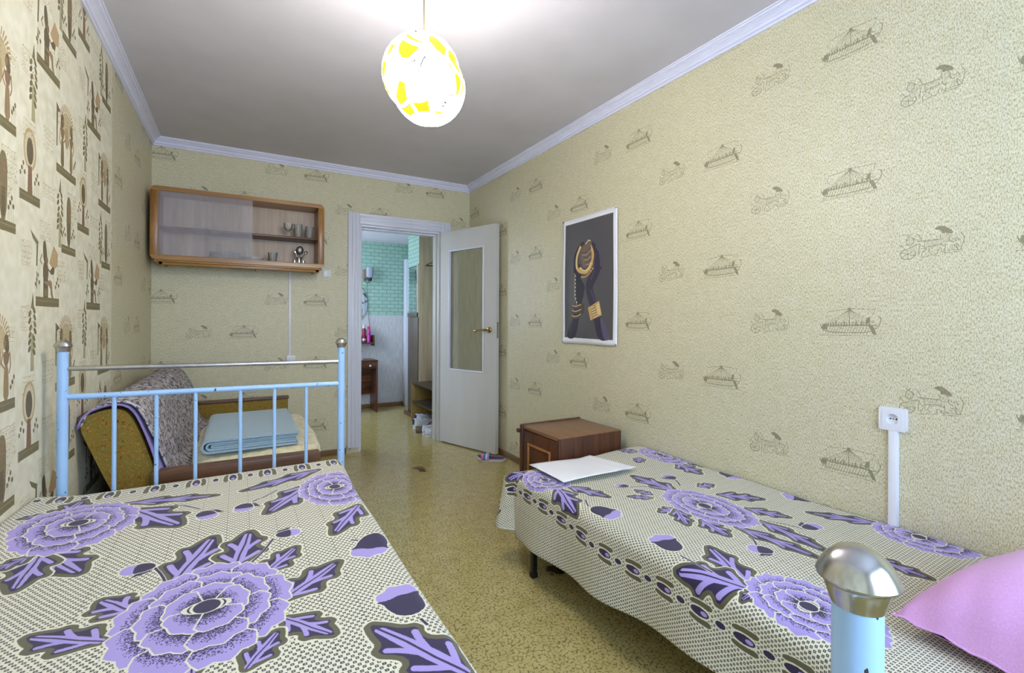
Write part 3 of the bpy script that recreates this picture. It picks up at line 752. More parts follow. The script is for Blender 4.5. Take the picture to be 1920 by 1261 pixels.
boxes('window_frame', [(WX0, WX0+.06, YF-.08, YF-.02, WZ0, WZ1), (WX1-.06, WX1, YF-.08, YF-.02, WZ0, WZ1), (WX0, WX1, YF-.08, YF-.02, WZ0, WZ0+.06), (WX0, WX1, YF-.08, YF-.02, WZ1-.06, WZ1), (xm-.05, xm+.05, YF-.08, YF-.02, WZ0, WZ1)], M['white_paint'], win)
box('window_sill', WX0-.05, WX1+.05, YF-.08, YF+.12, WZ0-.03, WZ0, M['white_paint'], win, .005)
# plaster cornice round the ceiling
CP = [(0, 0), (0, -.058), (.010, -.058), (.012, -.050), (.008, -.047), (.018, -.044), (.022, -.036), (.020, -.030), (.030, -.022), (.038, -.019), (.036, -.013), (.048, -.011), (.050, -.005), (.058, -.006), (.060, 0)]
def cornice(name, side):
    P0 = [(d, z+ZC) for d, z in CP]; V = []; n = len(P0)
    for e in (0, 1):
        for d, z in P0:
            V.append({'l': (XL+d, (YF, YB-d)[e], z), 'r': (XR-d, (YF, YB-d)[e], z), 'b': ((XL+d, XR-d)[e], YB-d, z)}[side])
    F = [(i, (i+1) % n, n+(i+1) % n, n+i) for i in range(n)]
    bm = bmesh.new(); vs = [bm.verts.new(v) for v in V]
    for q in F: bm.faces.new([vs[i] for i in q])
    struct(from_bm(name, bm, M['plaster'], None, 30))
cornice('trim_2', 'l'); cornice('trim_3', 'b'); cornice('trim_4', 'r')
struct(box('baseboard_right', XR-.016, XR, 2.52, YB, 0, .05, M['baseboard'], bev=.003))
struct(box('baseboard_back', XL, .825, YB-.016, YB, 0, .05, M['baseboard'], bev=.003))
struct(box('baseboard_left', XL, XL+.014, YF, YB-.02, 0, .05, M['baseboard'], bev=.003))
# door: casing, jambs, leaf standing open
door = empty('door_1', (1.31, YB, 0), kind=S)
def casing(name, x0, x1, z0, z1, ver):
    L = [(x0, x1, YB-.016, YB, z0, z1)]
    for a, b, d in ((.0, .22, .022), (.34, .56, .025), (.66, .84, .021)):
        if ver: w = x1-x0; L.append((x0+a*w, x0+b*w, YB-d, YB-.012, z0, z1))
        else: w = z1-z0; L.append((x0, x1, YB-d, YB-.012, z1-b*w, z1-a*w))
    boxes(name, L, M['white_paint'], door, .003)
casing('casing', .832, .93, .045, 2.14, True); casing('casing', 1.705, 1.803, .0, 2.14, True); casing('casing', .93, 1.705, 2.045, 2.14, False)
boxes('jamb', [(.93, .95, YB, YB+.12, 0, DZ), (.95, .965, YB+.05, YB+.12, 0, DZ-.015)], M['white_paint'], door)
boxes('jamb', [(1.685, 1.705, YB, YB+.12, 0, DZ), (1.67, 1.685, YB+.05, YB+.12, 0, DZ-.015)], M['door_paint'], door)
boxes('lintel', [(.95, 1.685, YB, YB+.12, DZ-.02, DZ), (.965, 1.67, YB+.05, YB+.12, DZ-.035, DZ-.02)], M['white_paint'], door)
hx, hy, ex, ey = 1.70, 4.36, 1.945, 3.665
ang = math.atan2(ey-hy, ex-hx); LW = math.hypot(ex-hx, ey-hy)
TF.append(rotz(hx, hy, ang))     # local: x along the leaf from the hinge, y>0 towards the right wall
leafo = None
bm = bmesh.new()
G0, G1, GZ0, GZ1 = .115, .590, .71, 1.852
for b in ((0, G0, 0, .04, .012, 2.035), (G1, LW, 0, .04, .012, 2.035), (G0, G1, 0, .04, GZ1, 2.035), (G0, G1, 0, .04, .012, GZ0)): add_box(bm, *b, 0)
bmesh.ops.remove_doubles(bm, verts=bm.verts, dist=.0005)
leafo = from_bm('door_leaf', bm, M['door_paint'], door, 20)
def sub(o): # third-level child of a mesh part
    return o
box('glass_pane', G0-.01, G1+.01, .018, .023, GZ0-.01, GZ1+.01, M['frost'], leafo, 0)
for b in ((G0, G0+.02, -.006, .016, GZ0, GZ1), (G1-.016, G1, -.006, .016, GZ0, GZ1), (G0+.02, G1-.016, -.006, .016, GZ0, GZ0+.016), (G0+.02, G1-.016, -.006, .016, GZ1-.012, GZ1)):
    box('glazing_bead', *b, M['white_paint'], leafo, .004)
hb = bmesh.new()
V, F = lathe_geo([(0, -.012), (.02, -.012), (.026, -.006), (.027, 0), (0, 0)], (.66, 0, 1.10), 24, 'y'); 
v2, f2 = tube_geo([(.66, -.012, 1.10), (.66, -.045, 1.10)], .009); o_ = len(V); V += v2; F += [tuple(i+o_ for i in q) for q in f2]
v2, f2 = tube_geo([(.672, -.047, 1.10), (.64, -.05, 1.101), (.60, -.05, 1.099), (.56, -.049, 1.096), (.53, -.048, 1.092), (.515, -.047, 1.089)], [.009, .009, .0075, .008, .0115, .008]); o_ = len(V); V += v2; F += [tuple(i+o_ for i in q) for q in f2]
mesh('handle', V, F, M['brass'], leafo, 50)
box('latch', LW-.001, LW+.003, .012, .030, 1.03, 1.17, M['chrome'], leafo, .001)
TF.pop()
# hall beyond the door
def green_mat():
    t = NT('green_brick_and_beige_wallpaper'); X = t.xyz(); p = t.comb(t.math('ADD', X[0], X[1]), X[2])
    br = t.n('TexBrick', {'offset': .5}, Vector=p, Color1=lin((160, 192, 178)), Color2=lin((150, 183, 170)), Mortar=lin((116, 150, 138)), Scale=1.0, Mortar_Size=.005, Brick_Width=.11, Row_Height=.05)
    n = t.noise(t.scale(t.obj(), (120, 120, 9)), 1., 3.); n2 = t.noise(t.obj(), 6., 3.)
    low = t.mix(t.ramp(n, .35, .65), lin((180, 180, 180)), lin((208, 208, 208)))
    c = t.mix(t.math('GREATER_THAN', X[2], 1.252), low, t.mix(t.math('MULTIPLY', n2, .3), br.outputs[0], lin((170, 206, 182))))
    t.bump(t.math('MULTIPLY', br.outputs[1], t.math('GREATER_THAN', X[2], 1.252)), .5, -.003)
    return t.done(c, .6, 0, .3)
M['green'] = green_mat()
M['hallwood'] = wood('streaked_beige_wallpaper', (190, 172, 144), (224, 208, 184), 'z', .6, 6.)
M['greywood'] = wood('grey_brown_panel', (74, 66, 56), (98, 88, 74), 'z', .45, 8.)
struct(box('wall_hall_far', HX0, 2.1, HY1, HY1+.1, 0, 2.5, M['green'], bev=0))
struct(boxes('wall_hall_left', [(HX0-.1, HX0, YB+.12, 4.95, 0, 2.5), (HX0-.1, HX0, 6.0, HY1, 0, 2.5), (HX0-.1, HX0, 4.95, 6.0, 2.05, 2.5)], M['green'], bev=0))
struct(box('ceiling_hall', HX0-.1, HX1, YB+.12, HY1+.1, HZ, HZ+.1, M['ceiling'], bev=0))
struct(box('trim_5', HX0, HX1, YB+.5, YB+.62, 2.17, HZ, M['ceiling'], bev=.004))
WXF, WYF = 1.85, 5.45
struct(boxes('wall_hall_stub', [(WXF, 2.3, WYF, 5.86, 0, HZ)], M['green'], bev=0))
struct(box('trim_6', WXF, 2.3, WYF-.006, WYF, .44, HZ, M['hallwood'], bev=0))
struct(box('trim_7', WXF-.012, WXF, WYF-.006, 5.82, 0, 1.22, M['greywood'], bev=.002))
struct(box('baseboard_hall_stub', WXF-.035, WXF-.012, WYF+.02, 5.9, 0, .05, M['brownwood'], bev=.004))
struct(boxes('wall_hall_right', [(2.06, 2.3, 5.86, HY1, 2.04, HZ), (2.32, 2.42, YB+.12, WYF, 0, HZ)], M['green'], bev=0))
struct(box('wall_hall_near', XR+.12, 2.42, YB, YB+.12, 0, 2.4, M['green'], bev=0))
d2 = empty('door_2', (2.06, 6.2, 0), kind=S)
box('casing', 1.985, 2.06, 6.40, 6.495, 0, 2.03, M['white_paint'], d2, .006)
box('casing', 2.03, 2.06, 5.87, 6.40, 1.95, 2.03, M['white_paint'], d2, .006)
box('door_leaf', 2.09, 2.13, 5.87, 6.40, .01, 1.95, M['white_paint'], d2, .003)
struct(box('baseboard_hall_far', HX0, 1.985, HY1-.016, HY1, 0, .055, M['baseboard'], bev=.004))

# ------------------------------------------------------------------ beds
KN = [(0, .0405), (.006, .040), (.013, .0370), (.0195, .0305), (.0235, .0235), (.0250, .0195), (.0243, .0178), (.0222, .0168), (.0205, .0135), (.0185, .008), (.0170, .003), (.0160, 0), (.0150, 0), (0, .001)]
def post(parent, x, y, z1, label=None):
    p = tube('post', [(x, y, .02), (x, y, .3), (x, y, z1-.0395)], .0152, M['blue'], parent, 18)
    k = lathe('knob', [(r, z) for r, z in KN[::-1]], (x, y, z1-.0405), M['chrome'], p, 32); k['label'] = 'nickel mushroom shaped knob'
    lathe('foot', [(0, 0), (.013, 0), (.016, .006), (.016, .024), (.013, .03), (0, .03)], (x, y, 0), M['black'], p, 16)
    return p
bed = empty('iron_bed', (-.07, 1.15, 0), 'pale blue iron bed with nickel knobs along the papyrus wall, holding the left bedspread', 'bed')
FY, HYB = 2.13, .165
post(bed, -.513, FY, 1.110); post(bed, .380, FY, 1.104); post(bed, .372, HYB, 1.026); post(bed, -.513, HYB, 1.03)
t_ = tube('rail', [(-.513, FY, 1.0125), (.380, FY, 1.0035)], .0082, M['chrome'], bed, 14); t_['label'] = 'bare nickel top rail'
tube('rail', [(-.513, FY, .917), (.380, FY, .909)], .0100, M['blue'], bed, 14)
tube('rail', [(-.513, FY, .42), (.380, FY, .42)], .0100, M['blue'], bed, 10)
for x in (-.378, -.259, -.141, .005, .124, .242): tube('baluster', [(x, FY, .42), (x, FY, .915-.009*(x+.513))], .0068, M['blue'], bed, 10)
tube('rail', [(-.513, HYB, .93), (.372, HYB, .925)], .0082, M['chrome'], bed, 12)
for x in (-.3, -.07, .16): tube('baluster', [(x, HYB, .35), (x, HYB, .928)], .0068, M['blue'], bed, 8)
boxes('side_rail', [(-.53, -.50, HYB, FY, .33, .37)], M['blue'], bed); boxes('side_rail', [(.355, .385, HYB, FY, .33, .37)], M['blue'], bed)
M['tick'] = cloth('striped_ticking', (196, 190, 178), 200.)
box('mattress', -.535, .318, HYB+.03, FY-.055, .37, .575, M['tick'], bed, .05, 4)

SP = (-.75, .85, 0., 2.45)
ML = spread_mat('purple_flower_spread_one', image('spread_print_one', bedspread_print([k[:2]+(min(k[2], 2.03),) if k[0] in ('big', 'sm') else k for k in PRINT_L], [(-.392, 1.76, .135, .185, .3), (.292, 1.735, .115, .18, 1.1), (-.055, 1.135, .155, .205, 0.), (-.392, .5, .13, .18, .2), (.292, .5, .115, .18, .9)], -.64, .72, .1, 2.4)), -.64, .72, .1, 2.4)
def drape(ou, ov, rho, fl, corner):
    """overhangs past two edges -> (outward u, outward v, drop)"""
    r = math.hypot(ou, ov)
    if r < 1e-9: return 0, 0, 0
    a = rho*math.pi/2
    if r < a: h, d = rho*math.sin(r/rho), rho*(1-math.cos(r/rho))
    else: h, d = rho+(r-a)*fl, rho+(r-a)*.985
    cu, cv = ou/r, ov/r
    h *= 1+corner*(2*cu*cv)**2
    return h*cu, h*cv, d
def spread_left(i, j):
    s = -.562+i*(.562+.60) if True else 0
    t = .215+j*(2.33-.215)
    edge = .322+.018*math.exp(-((t-2.05)/.28)**2)
    ou = max(0, s-edge); ov = max(0, t-2.072)
    hu, hv, d = drape(ou, ov, .035, .03, .12)
    z = .600+.006*math.sin(5.2*s+2)*math.sin(3.1*t)+.004*math.sin(9*t+4*s)-.006*math.exp(-((s-.25)/.12)**2-((t-1.35)/.2)**2)
    z += .012*max(0, -s-.45)/.11
    wav = .010*math.sin(17*t)*min(1, max(0, d-.05)/.2)
    return (min(s, edge)+hu+wav*(ou > 0), min(min(t, 2.072)+hv*.55, 2.109), z-d)
grid('bedspread', 150, 200, spread_left, ML, None, .003, 180, uv=lambda i, j: (-.562+i*1.162, .215+j*2.115))
tag(bpy.data.objects['bedspread'], 'cream bedspread woven with purple peonies on the blue iron bed at left', 'bedspread')

cot = empty('folding_bed', (1.6, 1., 0), 'low folding bed on black square legs against the gold wallpapered wall, under the right bedspread', 'bed')
for x, y in ((1.182, 1.845), (1.96, 1.86), (1.182, .2), (1.96, .2)):
    l = box('leg', x-.0125, x+.0125, y-.0125, y+.0125, .012, .40, M['blackmetal'], cot, .002)
    box('foot_cap', x-.0145, x+.0145, y-.0145, y+.0145, 0, .022, M['black'], l, .003)
boxes('frame', [(1.19, 1.215, .1, 1.92, .37, .395), (1.96, 1.985, .1, 1.92, .37, .395), (1.19, 1.985, 1.895, 1.92, .37, .395), (1.19, 1.985, .1, .125, .37, .395)], M['blackmetal'], cot)
box('mattress', 1.205, 1.975, .1, 1.93, .395, .438, M['tick'], cot, .02, 3)
MR = spread_mat('purple_flower_spread_two', image('spread_print_two', bedspread_print(PRINT_R+[('big', 1.066, 1.166-.134*k) for k in range(8)]+[('sm', 1.065, 1.234-.134*k) for k in range(8)], [(1.225, 1.81, .10, .13, .2), (1.965, 1.80, .09, .15, .9), (1.60, 1.232, .125, .20, 0.), (1.275, .665, .125, .165, .4), (1.975, .685, .105, .14, 1.2), (1.6, .1, .12, .19, 0)]+[], .80, 2.10, -.05, 2.32)), .80, 2.10, -.05, 2.32)
def right_drop(t): return float(np.interp(t, [.2, .6, .8, 1., 1.27, 1.58, 1.9, 2.2], [.26, .25, .245, .26, .285, .31, .315, .315]))
def spread_right_st(i, j):
    t = .02+j*(2.235-.02); dr = right_drop(t)
    if i < .4: s = 1.185-dr*(1-i/.4)
    else: s = 1.185+(i-.4)/.6*(2.005-1.185)
    return s, t
def spread_right(i, j):
    s, t = spread_right_st(i, j)
    foot = 1.955+.05*(s-1.185)
    ou = max(0, 1.185-s); ov = max(0, t-foot)
    r = math.hypot(ou, ov)
    if r > .29 and ou > 0 and ov > 0: ou, ov = ou*.29/r, ov*.29/r
    hu, hv, d = drape(ou, ov, .045, .07, 1.1)
    if ov > 0: hu, hv = hu, hv
    z = .452+.010*max(0, s-1.6)/.4+.004*math.sin(7*s+1)*math.sin(4*t)+.003*math.sin(11*t+3*s)
    k = min(1, max(0, d-.04)/.22); wav = .012*math.sin(15*t+.6)*k
    return (max(s, 1.185)-hu-wav*(ou > 0), min(t, foot)+hv+.010*math.sin(13*s)*k*(ov > 0), max(.03, z-d))
grid('bedspread', 140, 200, spread_right, MR, None, .003, 180, uv=spread_right_st)
tag(COL.objects[-1], 'cream and purple peony bedspread hanging over the edge of the low right bed', 'bedspread')

# pillow on the right bed
def pillow(name, cx, cy, z0, hx_, hy_, hz, rot, mat, label):
    root = empty(name, (cx, cy, z0), label, 'pillow')
    TF.append(rotz(cx, cy, rot, z0)); N = 44; V = []; F = []
    def top(u, v, sg):
        e = max(0., (1-abs(u)**3.2)*(1-abs(v)**3.2))**.55
        x = hx_*u*(1-.07*(1-abs(u))*0-.055*(1-v*v)*abs(u)**3); y = hy_*v*(1-.055*(1-u*u)*abs(v)**3)
        wr = .004*math.sin(16*u+7*v)*(1-e)*(.3+abs(u*v))+.003*math.sin(23*v-5*u)*(abs(u)**4+abs(v)**4)
        return (x, y, .032+e*(hz if sg > 0 else -.032)+wr*(sg > 0))
    for sg in (1, -1):
        o = len(V)
        for j in range(N+1):
            for i in range(N+1): V.append(top(-1+2*i/N, -1+2*j/N, sg))
        for j in range(N):
            for i in range(N):
                q = (o+j*(N+1)+i, o+j*(N+1)+i+1, o+(j+1)*(N+1)+i+1, o+(j+1)*(N+1)+i); F.append(q if sg > 0 else q[::-1])
    mesh('pillowcase', V, F, mat, root, 180)
    pts = []
    for k in range(4*24):
        a = k//24; b = -1+2*(k % 24)/24; u, v = [(b, -1), (1, b), (-b, 1), (-1, -b)][a]; pts.append(top(u, v, 1))
    tube('seam', pts+pts[:1], .0026, mat, root, 6)
    TF.pop(); return root
pillow('pillow', 1.612, .185, .460, .325, .285, .175, math.radians(-10), M['pink'], 'plump pink pillow at the near end of the right bed')
# folded paper on the right bed
pr = empty('folded_paper', (1.46, 1.84, .46), 'large white sheet of paper folded once, lying at the foot of the right bed', 'paper')
PA, PB2, PC, PD = (1.242, 1.985), (1.615, 1.975), (1.672, 1.690), (1.250, 1.705)
def sheet(lift, k0, k1):
    def f(i, j):
        a = [PD[n]+(PC[n]-PD[n])*i for n in (0, 1)]; b = [PA[n]+(PB2[n]-PA[n])*i for n in (0, 1)]
        x, y = [a[n]+(b[n]-a[n])*j for n in (0, 1)]
        z = .4635+lift+.006*math.sin(3*i+1.5*j)+.004*j*(1-j)
        z += k1*max(0, i-.82)*.05-.012*max(0, .12-i)+.008*math.exp(-((i-.8)/.05)**2)*k1*(1-j)
        z += .010*max(0, j-.9)/.1*0
        return (x, y, z)
    return f
grid('upper_leaf', 24, 16, sheet(.0045, 0, 1.), M['paper'], pr, .0012)
grid('lower_leaf', 24, 16, lambda i, j: tuple(Vector(sheet(.002, 0, .2)(.03+i*.93, .03+j*.94))), M['paper'], pr, .0012)

# ------------------------------------------------------------------ nightstand
ns = empty('bedside_cabinet', (1.73, 2.29, 0), 'brown striped veneer bedside cabinet with a moulded door, in front of the gold wall', 'cabinet')
nx0, nx1, ny0, ny1, nz = 1.497, 1.945, 2.092, 2.492, .545
box('top', nx0+.004, nx1, ny0+.003, ny1-.003, nz-.02, nz, M['walnut_y'], ns, .003)
box('side_panel', nx0+.02, nx1, ny0, ny0+.018, .05, nz-.004, M['walnut_z'], ns, .0015); box('side_panel', nx0+.004, nx1, ny1-.018, ny1, .05, nz+.006, M['walnut_z'], ns, .0015)
box('back_panel', nx1-.012, nx1-.002, ny0+.018, ny1-.018, .05, nz-.02, M['walnut_z'], ns, .001); box('bottom', nx0+.02, nx1, ny0+.018, ny1-.018, .05, .068, M['walnut_z'], ns, .001)
box('stile', nx0+.002, nx0+.02, ny0, ny0+.014, .05, nz-.004, M['walnut_z'], ns, .0015)
nd = box('door', nx0, nx0+.018, ny0+.016, ny1-.03, .06, nz-.024, M['walnut_z'], ns, .0015)
box('stile', nx0-.006, nx0+.02, ny1-.028, ny1, .05, nz+.004, M['walnut_z'], ns, .002)
my0, my1, mz0, mz1 = ny0+.075, ny1-.09, .11, .455
for b in ((nx0-.008, nx0+.001, my0, my0+.014, mz0, mz1), (nx0-.008, nx0+.001, my1-.014, my1, mz0, mz1), (nx0-.008, nx0+.001, my0+.014, my1-.014, mz1-.014, mz1), (nx0-.008, nx0+.001, my0+.014, my1-.014, mz0, mz0+.014)):
    box('moulding', *b, M['mould'], nd, .003)
lathe('knob', [(0, 0), (.006, 0), (.006, -.012), (.013, -.016), (.014, -.024), (.009, -.030), (0, -.031)], (nx0-.006, ny1-.018, .518), M['walnut_z'], ns, 20, 'x')
boxes('plinth', [(nx0+.03, nx1-.01, ny0+.01, ny1-.01, 0, .05)], M['walnut_z'], ns)
lathe('hinge_cap', [(0, .006), (.006, .005), (.008, 0), (0, 0)], (nx1-.05, ny1-.02, nz), M['brownwood'], ns, 12)

# ------------------------------------------------------------------ right wall: poster, socket, trunking
po = empty('poster', (XR, 2.474, 1.46), 'portrait poster of two dark hands holding gold jewellery, pinned to the gold wall', 'poster')
def pmat():
    t = NT('poster_paper'); t_im = t.n('TexImage', {'image': poster_print(), 'extension': 'EXTEND'}, Vector=t.n('UVMap').outputs[0]).outputs[0]
    return t.done(t_im, .38, 0, .5)
def pf(i, j):
    bul = .006+.010*max(0, .12-i)/.12*(1-j*.5)+.004*math.sin(3*j+2*i)**2+.004*math.sin(9*i+1)*max(0, .08-j)/.08
    return (XR-.002-bul, 2.754-.558*i, 1.027+(.861-.003*i)*j+(.002*i))
grid('sheet', 30, 40, pf, pmat(), po, .0008, 180, uv=lambda i, j: (i, j))
for y, z in ((2.748, 1.883), (2.203, 1.879), (2.748, 1.034), (2.203, 1.036)):
    lathe('pin', [(0, -.0205), (.003, -.019), (.0035, -.012), (.001, -.011), (.001, 0), (0, 0)], (XR-.001, y, z), M['steel'], po, 8, 'x')
sk = empty('wall_socket', (XR, .782, .84), 'white single wall socket above the cable duct on the gold wall', 'socket')
so = rrect(.741, .823, .799, .880, .008, 4); si = [( .782+.0195*math.cos(a), .8395+.0195*math.sin(a)) for a in [math.radians(45/2*0+90*0)+2*math.pi*k/20 for k in range(20)]]
# match counts: rrect 4*(4+1)=20 points starting at angle 0 in the +x,+z corner
ring('faceplate', so, [(.782+.0195*math.cos(2*math.pi*(k)/20+.0), .8395+.0195*math.sin(2*math.pi*k/20)) for k in range(20)], 'yz', XR-.014, XR, M['plastic'], sk, 30)
ring('inner_frame', rrect(.752, .812, .809, .870, .002, 4), [(.782+.0188*math.cos(2*math.pi*k/20), .8395+.0188*math.sin(2*math.pi*k/20)) for k in range(20)], 'yz', XR-.0160, XR-.0135, M['plastic'], sk, 30)
lathe('cup', [(.0190, -.0158), (.0175, -.010), (.0165, -.004), (0, -.004)], (XR, .782, .8395), M['plastic'], sk, 24, 'x')
for y in (.773, .791): lathe('pin_hole', [(0, -.0046), (.0026, -.0046), (.0026, -.004)], (XR, y, .8395), M['black'], sk, 12, 'x')
lathe('screw', [(0, -.006), (.0024, -.0054), (.0024, -.004)], (XR, .782, .8395), M['brass'], sk, 12, 'x')
cd_ = empty('cable_duct', (XR, .784, .45), 'broad white cable duct running down from the socket behind the right bed', 'cable duct')
box('cover', XR-.013, XR, .768, .795, .06, .799, M['plastic'], cd_, .003); box('base_strip', XR-.004, XR, .7655, .7975, .06, .797, M['plastic'], cd_, .001)
# back wall: switch, narrow duct, socket
sw = empty('light_switch', (.656, YB, 1.585), 'small white light switch at the lower right corner of the wall cabinet', 'switch')
box('plate', .622, .690, YB-.010, YB, 1.553, 1.617, M['plastic'], sw, .004); box('rocker', .629, .683, YB-.015, YB-.008, 1.560, 1.610, M['plastic'], sw, .003)
cd2 = empty('cable_duct', (.366, YB, 1.2), 'thin white cable duct dropping from the wall cabinet to the low socket', 'cable duct')
box('cover', .358, .374, YB-.010, YB, .88, 1.60, M['plastic'], cd2, .002); box('base_strip', .3565, .3755, YB-.003, YB, .88, 1.60, M['plastic'], cd2, .0008)
s2 = empty('wall_socket', (.375, YB, .85), 'white surface socket behind the top rail of the iron bed', 'socket')
box('housing', .339, .411, YB-.028, YB, .812, .886, M['plastic'], s2, .008, 3)
lathe('cup', [(.026, -.0325), (.024, -.0325), (.021, -.029), (0, -.0285)], (.375, YB, .849), M['plastic'], s2, 24, 'y')
for x in (.366, .384): lathe('pin_hole', [(0, -.0292), (.003, -.0292), (.003, -.028)], (x, YB, .849), M['black'], s2, 10, 'y')

# ------------------------------------------------------------------ hanging lamp
LX, LY = .57, 1.635
lp = empty('pendant_lamp', (LX, LY, ZC), 'lit pendant lamp with a white and yellow two-lobed shade on a thin cord', 'lamp')
lathe('ceiling_cap', [(0, 0), (.045, 0), (.04, -.02), (.012, -.05), (0, -.05)], (LX, LY, ZC), M['plastic'], lp, 24)
tube('cord', [(LX, LY, ZC-.04), (LX, LY, 2.06)], .0026, plain('tan_cord', (104, 92, 62), .6), lp, 8)
def shade_mat():
    t = NT('lit_patterned_shade'); o = t.scale(t.n('VectorMath', {'operation': 'SUBTRACT'}, i0=t.obj(), i1=(LX, LY, 2.04)).outputs[0], (1, 1, .75))
    w = t.n('VectorMath', {'operation': 'ADD'}, i0=o, i1=t.scale(t.n('TexNoise', {}, Vector=o, Scale=7., Detail=1.).outputs[1], (.05, .05, .05))).outputs[0]
    v = t.n('TexVoronoi', {'feature': 'F1'}, Vector=w, Scale=18.); cr = t.n('SeparateColor'); t.set(cr.inputs[0], v.outputs[1])
    e = t.n('TexVoronoi', {'feature': 'DISTANCE_TO_EDGE'}, Vector=w, Scale=18.).outputs[0]
    ye = t.math('MULTIPLY', t.math('GREATER_THAN', cr.outputs[0], .60), t.math('GREATER_THAN', e, .10)); orr = t.math('MULTIPLY', t.math('GREATER_THAN', cr.outputs[0], .84), t.math('GREATER_THAN', e, .16))
    gr = t.math('MULTIPLY', t.math('GREATER_THAN', cr.outputs[1], .72), t.math('LESS_THAN', t.math('ABSOLUTE', t.math('SUBTRACT', e, .12)), .022))
    c = t.mix(ye, (1, .955, .90, 1), (1, .70, .02, 1)); c = t.mix(orr, c, (1, .36, .01, 1)); c = t.mix(gr, c, (.12, .11, .13, 1))
    st = t.math('MULTIPLY', t.math('SUBTRACT', 1., t.math('MULTIPLY', t.math('MAXIMUM', ye, gr), .955)), LAMP_STRENGTH)
    t.done(t.scale(c, (.35, .35, .35)), .4, 0, .3); t.set(t.b.inputs['Emission Color'], c); t.set(t.b.inputs['Emission Strength'], st); return t.m
MS = shade_mat()
def globe(c, R, za, zb, n=14):
    out = [(math.sqrt(max(0, R*R-z*z)), z) for z in [za+(zb-za)*k/n for k in range(n+1)]]
    return out+[(r-.003, z) for r, z in out[::-1]]
rt = Vector((math.cos(math.radians(29.9)), -math.sin(math.radians(29.9)), 0))
ca = Vector((LX, LY, 2.062))+rt*(-.008); cb = Vector((LX, LY, 2.014))+rt*.018
a1 = lathe('shade_upper_lobe', globe(ca, .138, -.118, .114), ca, MS, lp, 36); a2 = lathe('shade_lower_lobe', globe(cb, .130, -.112, .10), cb, MS, lp, 36)
fw = Vector((math.sin(math.radians(29.9)), math.cos(math.radians(29.9)), 0))
q = ca+Vector((0, 0, .088))-fw*.1075; TF.append(Matrix.Translation(q)); lathe('screw', [(0, -.006), (.0045, -.004), (.005, 0), (.003, .004), (0, .006)], (0, 0, 0), M['steel'], lp, 14, 'y'); TF.pop()
# ------------------------------------------------------------------ sofa in the far left corner with its covers
sf = empty('sofa', (-.1, 3.3, 0), 'olive tapestry sofa with wooden arms in the far left corner behind the iron bed', 'sofa')
SY0, SY1 = 2.50, 4.12
BK = smoothp([(-.562, .770), (-.50, .806), (-.435, .815), (-.392, .790), (-.35, .68), (-.315, .56), (-.285, .44), (-.30, .36), (-.40, .36), (-.462, .50), (-.515, .64)], True, 2)
prism('backrest', [tuple(p) for p in BK], 'xz', SY0, SY1, M['olive'], sf, 40)
box('seat', -.30, .33, SY0, SY1, .24, .42, M['olive'], sf, .04, 4)
box('base', -.44, .30, SY0+.02, SY1-.02, .06, .24, M['brownwood'], sf, .006)
for y, zt, n in ((2.475, .485, 0), (4.15, .560, 1)):
    a = box('armrest', -.30, .335, y-.028, y+.028, .06, zt, M['olive'], sf, .006); box('arm_cap', -.315, .342, y-.034, y+.034, zt, (.545 if n == 0 else zt+.020), M['brownwood'], a, .004)
for x in (-.40, .28):
    for y in (SY0+.05, SY1-.05): lathe('foot', [(0, 0), (.018, 0), (.024, .06), (0, .06)], (x, y, 0), M['brownwood'], sf, 12)
def path(P, u):
    P = [Vector((a, 0, b)) for a, b in P]; L = [0]
    for a, b in zip(P, P[1:]): L.append(L[-1]+(b-a).length)
    d = u*L[-1]
    for k in range(len(P)-1):
        if d <= L[k+1]+1e-9:
            q = P[k].lerp(P[k+1], (d-L[k])/(L[k+1]-L[k])); return q.x, q.z
    return P[-1].x, P[-1].z
OV = [tuple(p) for p in smoothp([(-.560, .742), (-.545, .797), (-.495, .824), (-.432, .835), (-.380, .808), (-.335, .69), (-.300, .57), (-.268, .455), (-.20, .432), (0, .430), (.28, .432), (.343, .41), (.349, .30), (.349, .17)], False, 2)]
def over(off, y0f, y1, puff):
    def f(i, j):
        x, z = path(OV, i); y0 = y0f(i); y = y0+(y1-y0)*j
        b = puff*(1.+math.sin(5*j+9*i)*.5+math.sin(11*j-4*i)*.35)*math.exp(-((i-.33)/.22)**2)
        far = .035*math.exp(-((j-.93)/.16)**2)*math.exp(-((i-.24)/.14)**2)
        nx, nz = (.75, .65) if i < .5 else (0, 1)
        if i > .86: nx, nz = 1, 0
        return (max(-.5655+off, x+nx*(off+b+far)), y, z+nz*(off+b+far*.3)+(.008*math.sin(20*j) if .05 < i < .3 else 0))
    return f
th = grid('sofa_throw', 90, 70, over(.014, lambda i: 2.488+.13*min(1, max(0, (i-.24)/.22)), 4.10, .012), M['throw'], None, .007)
tag(th, 'grey throw with dark squiggles draped over the sofa back and seat', 'throw')
lb = grid('lilac_blanket', 60, 8, over(.003, lambda i: 2.478+.010*math.sin(9*i), 2.64, 0.), M['lilacwool'], None, .006)
tag(lb, 'lilac blanket edge showing under the grey throw on the sofa back', 'blanket')
